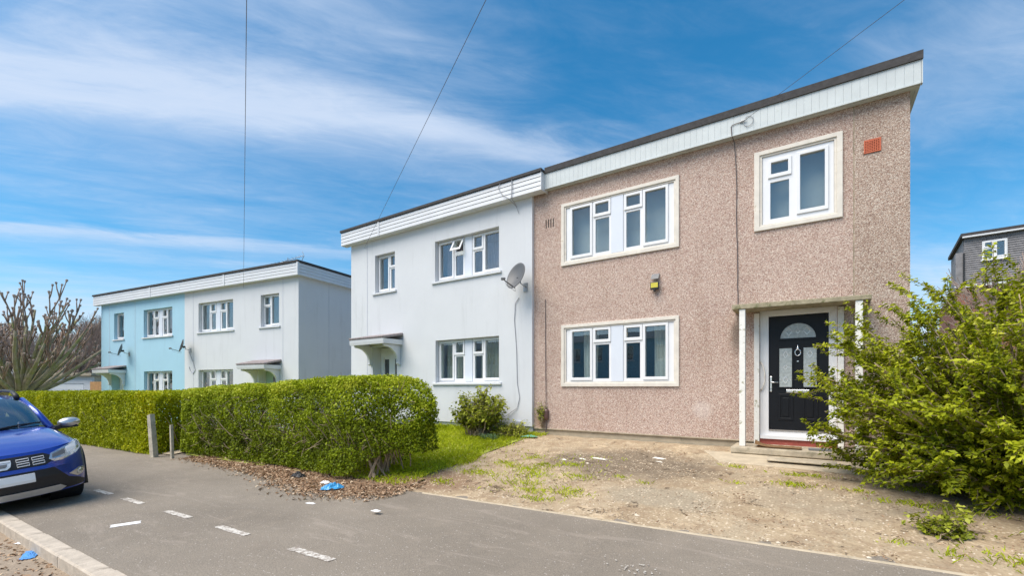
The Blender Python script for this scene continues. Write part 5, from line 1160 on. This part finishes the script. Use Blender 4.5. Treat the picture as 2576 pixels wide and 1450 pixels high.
for sgn in (-1, 1):
    def side(x, t, s=sgn):
        zt = c_zc(x) - c_drop(.865, x) if x < 1.3 else lerp(.885, .96, sstep((x - 1.3) / 2.2)); z = lerp(.24, zt, t)
        return (-x, s * (.865 - .012 * abs(t - .55) ** 2 * 4 + .01 * math.sin(t * 3)), z)
    m = MB(); m.grid(side, frange(.60, 3.98, .025), frange(0, 1, .04)); cut(m).build('body_side', 'car_blue', car, smooth=True)
    for a, b, r in ARCH:
        V = []; n = 28
        for k in range(n + 1):
            q = R(-20) + R(220) * k / n
            for rr in (r - .012, r + .055):
                x, z = a + rr * math.cos(q), b + rr * math.sin(q); y = .865 * max(.05, 1 - max(0, (.62 - x) / .62) ** NS) ** (1 / NS)
                for d in (.014, -.03): V.append((-x, sgn * (y + d), max(.19, z)))
        F = []
        for k in range(n):
            i = 4 * k; j = i + 4; F += [(i, j, j + 2, i + 2), (i + 1, i, j, j + 1)[::-1], (i + 2, j + 2, j + 3, i + 3), (i + 1, i + 3, j + 3, j + 1)]
        MB().add(V, F).build('wheel_arch', 'car_black', car, smooth=False)
        MB().lathe([(r - .01, -.10), (r - .01, .24)], 28, Matrix.Translation((-a, sgn * .73, b)) @ Matrix.Rotation(R(90 * sgn), 4, 'X')).build('arch_liner', 'car_black', car)
        T = Matrix.Translation((-a, sgn * .745, .325)) @ Matrix.Rotation(R(-90 * sgn), 4, 'X')
        wh_ = MB().lathe([(.20, -.10), (.29, -.105), (.318, -.09), (.328, -.05), (.33, 0), (.328, .05), (.318, .09), (.29, .105), (.21, .10)], 36, T).build('wheel', 'tyre', car, smooth=True)
        MB().lathe([(.21, .095), (.205, .06), (.15, .05), (.06, .075), (.0, .078)], 30, T).build('rim', 'grey_plastic', wh_, smooth=True)
        MB().lathe([(.20, -.09), (.0, -.09)], 24, T).build('inner_disc', 'car_black', wh_)
        for k in range(6):
            q = k * 6.283 / 6; s0 = T @ Vector((.05 * math.cos(q), .05 * math.sin(q), .085)); s1 = T @ Vector((.20 * math.cos(q), .20 * math.sin(q), .075)); MB().tube([s0, s1], [.02, .028], 6).build('spoke', 'silver', wh_)
    box('sill_cladding', 'car_black', car, -3.0, -1.19, *sorted((sgn * .84, sgn * .882)), .20, .33)
    # pillars, side glass, mirror, rail
    MB().tube([(-1.33, sgn * .755, .955), (-1.62, sgn * .69, 1.20), (-1.90, sgn * .60, 1.405)], [.045, .035, .032], 8).build('windscreen_pillar', 'car_blue', car, smooth=True)
    m = MB(); m.grid(lambda x, t: (-(lerp(lerp(1.42, 3.55, x), lerp(1.93, 3.30, x), t)), sgn * lerp(.815, .595, t ** 1.1), lerp(lerp(.93, .97, x), 1.405, t)), frange(0, 1, .05), frange(0, 1, .1)); m.build('side_window', 'glass_car', car, smooth=True)
    for xx in (.52, .98): MB().tube([(-lerp(1.42, 3.55, xx), sgn * .82, .96), (-lerp(1.93, 3.30, xx), sgn * .60, 1.40)], .04, 6).build('door_pillar', 'car_black', car)
    m = MB(); T = Matrix.Translation((-1.50, sgn * 1.0, 1.0)) @ Matrix.Diagonal((.085, .135, .075, 1))
    m.lathe([(math.sin(R(q)), -math.cos(R(q))) for q in range(0, 181, 15)], 16, T @ Matrix.Rotation(R(90), 4, 'Y')); mr_ = m.build('door_mirror', 'silver', car, smooth=True)
    MB().tube([(-1.46, sgn * .80, .93), (-1.50, sgn * .93, .955)], [.045, .03], 8).build('mirror_arm', 'car_black', mr_); box('mirror_base', 'car_black', mr_, -1.56, -1.45, *sorted((sgn * .90, sgn * 1.10)), .918, .945, bevel=.01)
    MB().tube([(-1.93, sgn * .56, 1.425), (-2.02, sgn * .56, 1.475), (-2.22, sgn * .56, 1.525), (-2.7, sgn * .56, 1.535), (-3.1, sgn * .56, 1.51), (-3.25, sgn * .56, 1.46)], [.038, .032, .022, .020, .024, .03], 8).build('roof_rail', 'car_black', car, smooth=True)
def ws_lo(y): x = 1.10 + .28 * (y / .74) ** 2; return Vector((-x, y, c_zc(x) - c_drop(y, x) + .012))
def ws_hi(y): u = y / .74; return Vector((-(1.84 + .08 * u * u), .60 * u, 1.445 - .04 * u * u))
m = MB(); m.grid(lambda y, t: ws_lo(y).lerp(ws_hi(y), t) + Vector((.02, 0, .03)) * (4 * t * (1 - t)), frange(-.74, .74, .05), frange(0, 1, .1)); m.build('windscreen', 'glass_car', car, smooth=True)
m = MB(); m.grid(lambda y, t: (-lerp(-ws_hi(y).x, 3.38, t), ws_hi(y).y, ws_hi(y).z + .05 * math.sin(t * 2.6)), frange(-.74, .74, .05), frange(0, 1, .05)); m.build('roof', 'car_blue', car, smooth=True)
m = MB(); m.grid(lambda y, t: (-interp(t, [(0, 3.38), (.35, 3.72), (.5, 3.9), (1, 4.0)]), interp(t, [(0, .60), (.35, .74), (.6, .84), (1, .84)]) * y, interp(t, [(0, 1.42), (.35, 1.0), (.5, .93), (1, .25)])), frange(-1, 1, .1), frange(0, 1, .05)); m.build('tailgate', 'car_blue', car, smooth=True)
m = MB()
for k in range(2): m.tube([ws_lo((-.55, .12)[k]) + Vector((.02, 0, .012)), ws_lo((-.2, .42)[k]) + Vector((-.02, 0, .04)), ws_lo((.1, .66)[k]) + Vector((-.05, 0, .05))], .010, 5)
m.build('wiper', 'car_black', car)
box('scuttle', 'car_black', car, -1.40, -1.12, -.66, .66, .94, .985); ins = box('dashboard', 'car_black', car, -1.75, -1.25, -.66, .66, .75, .955, bevel=.03)
for y in (-.36, .36):
    st_ = MB().box(-2.55, -2.30, y - .25, y + .25, .5, 1.12).build('seat', 'car_black', car, bevel=.06); box('headrest', 'car_black', st_, -2.50, -2.38, y - .13, y + .13, 1.15, 1.33, bevel=.04)
box('underbody', 'car_black', car, -3.9, -.25, -.66, .66, .20, .60)
def patch(name, mat, poly, off, par, th=.02, res=.03, bevel=0):
    """polygon in (y,z) laid on the curved front of the car"""
    bm = bmesh.new(); vs_ = [bm.verts.new((0, y, z)) for y, z in poly]; bm.faces.new(vs_)
    for k in np.arange(-.9, .9, res): bmesh.ops.bisect_plane(bm, geom=bm.verts[:] + bm.edges[:] + bm.faces[:], plane_co=(0, float(k), 0), plane_no=(0, 1, 0))
    for k in (.3, .45, .56, .66, .76): bmesh.ops.bisect_plane(bm, geom=bm.verts[:] + bm.edges[:] + bm.faces[:], plane_co=(0, 0, k), plane_no=(0, 0, 1))
    ex = bmesh.ops.extrude_face_region(bm, geom=bm.faces[:]); new = {v for v in ex['geom'] if isinstance(v, bmesh.types.BMVert)}
    for v in bm.verts: v.co = Vector(surf(v.co.y, v.co.z, off if v in new else off - th))
    bmesh.ops.recalc_face_normals(bm, faces=bm.faces[:])
    me = bpy.data.meshes.new(name); bm.to_mesh(me); bm.free(); return link(name, me, mat, par)
def mir(p): return [(-y, z) for y, z in p]
gr_ = patch('upper_grille', 'car_black', [(-.46, .645), (-.38, .60), (.38, .60), (.46, .645), (.44, .715), (.38, .75), (-.38, .75), (-.44, .715)], .012, car)
lg = patch('lower_grille', 'car_black', [(-.46, .548), (.46, .548), (.60, .385), (.74, .33), (.80, .29), (.80, .235), (-.80, .235), (-.80, .29), (-.74, .33), (-.60, .385)], .010, car)
patch('skid_plate', 'silver', [(-.56, .262), (-.50, .305), (.50, .305), (.56, .262), (.50, .225), (-.50, .225)], .034, car, .03)
patch('number_plate', 'plate', [(-.26, .415), (.26, .415), (.26, .526), (-.26, .526)], .045, car, .03)
patch('bumper_strip', 'car_blue', [(-.60, .556), (.60, .556), (.50, .598), (-.50, .598)], .020, car, .02)
for s in (-1, 1):
    f_ = (lambda p: p) if s == 1 else mir
    hl = patch('headlight', 'lamp_clear', f_([(.42, .665), (.45, .73), (.60, .785), (.775, .845), (.815, .80), (.81, .735), (.70, .675), (.55, .625), (.47, .625)]), .014, car)
    patch('lamp_unit', 'grey_plastic', f_([(.455, .675), (.60, .70), (.60, .765), (.465, .72)]), .020, hl, .008)
    patch('lamp_unit', 'lamp_white', f_([(.62, .70), (.73, .74), (.765, .825), (.62, .775)]), .020, hl, .008)
    patch('daytime_strip', 'lamp_white', f_([(.775, .83), (.80, .80), (.795, .74), (.70, .69), (.71, .675), (.81, .735), (.812, .80), (.785, .84)]), .024, hl, .008)
    patch('indicator', 'lamp_clear', f_([(.47, .635), (.56, .637), (.66, .685), (.49, .665)]), .021, hl, .008)
    fg = patch('fog_lamp', 'silver', f_([(.60, .425), (.72, .475), (.79, .47), (.80, .42), (.76, .375), (.70, .365)]), .016, car)
    c0 = Vector(surf(s * .735, .42, .024)); MB().lathe([(.0, .012), (.03, .008), (.042, 0)], 18, Matrix.Translation(c0) @ Matrix.Rotation(R(s * 38), 4, 'Z') @ Matrix.Rotation(R(90), 4, 'Y')).build('fog_lens', 'lamp_clear', fg, smooth=True)
    for y0, y1 in ((.125, .235), (.265, .375)):
        for z0 in (.627, .683):
            rect = [(y0, z0), (y1, z0 + .004), (y1, z0 + .034), (y0, z0 + .030)]; rect = f_(rect); pts = [Vector(surf(y, z, .016)) for y, z in rect]; MB().tube(pts + [pts[0], pts[1]], .0062, 6).build('grille_slot', 'silver_matt', gr_)
em = patch('emblem', 'silver_matt', [(-.078, .722), (.078, .722), (.078, .69), (.066, .645), (.035, .618), (-.035, .618), (-.066, .645), (-.078, .69)], .030, car, .016)
patch('emblem_inset', 'grey_plastic', [(-.045, .685), (.045, .685), (.036, .655), (.02, .643), (-.02, .643), (-.036, .655)], .033, em, .004)
patch('emblem_bar', 'grey_plastic', [(-.07, .702), (.07, .702), (.07, .697), (-.07, .697)], .033, em, .004)
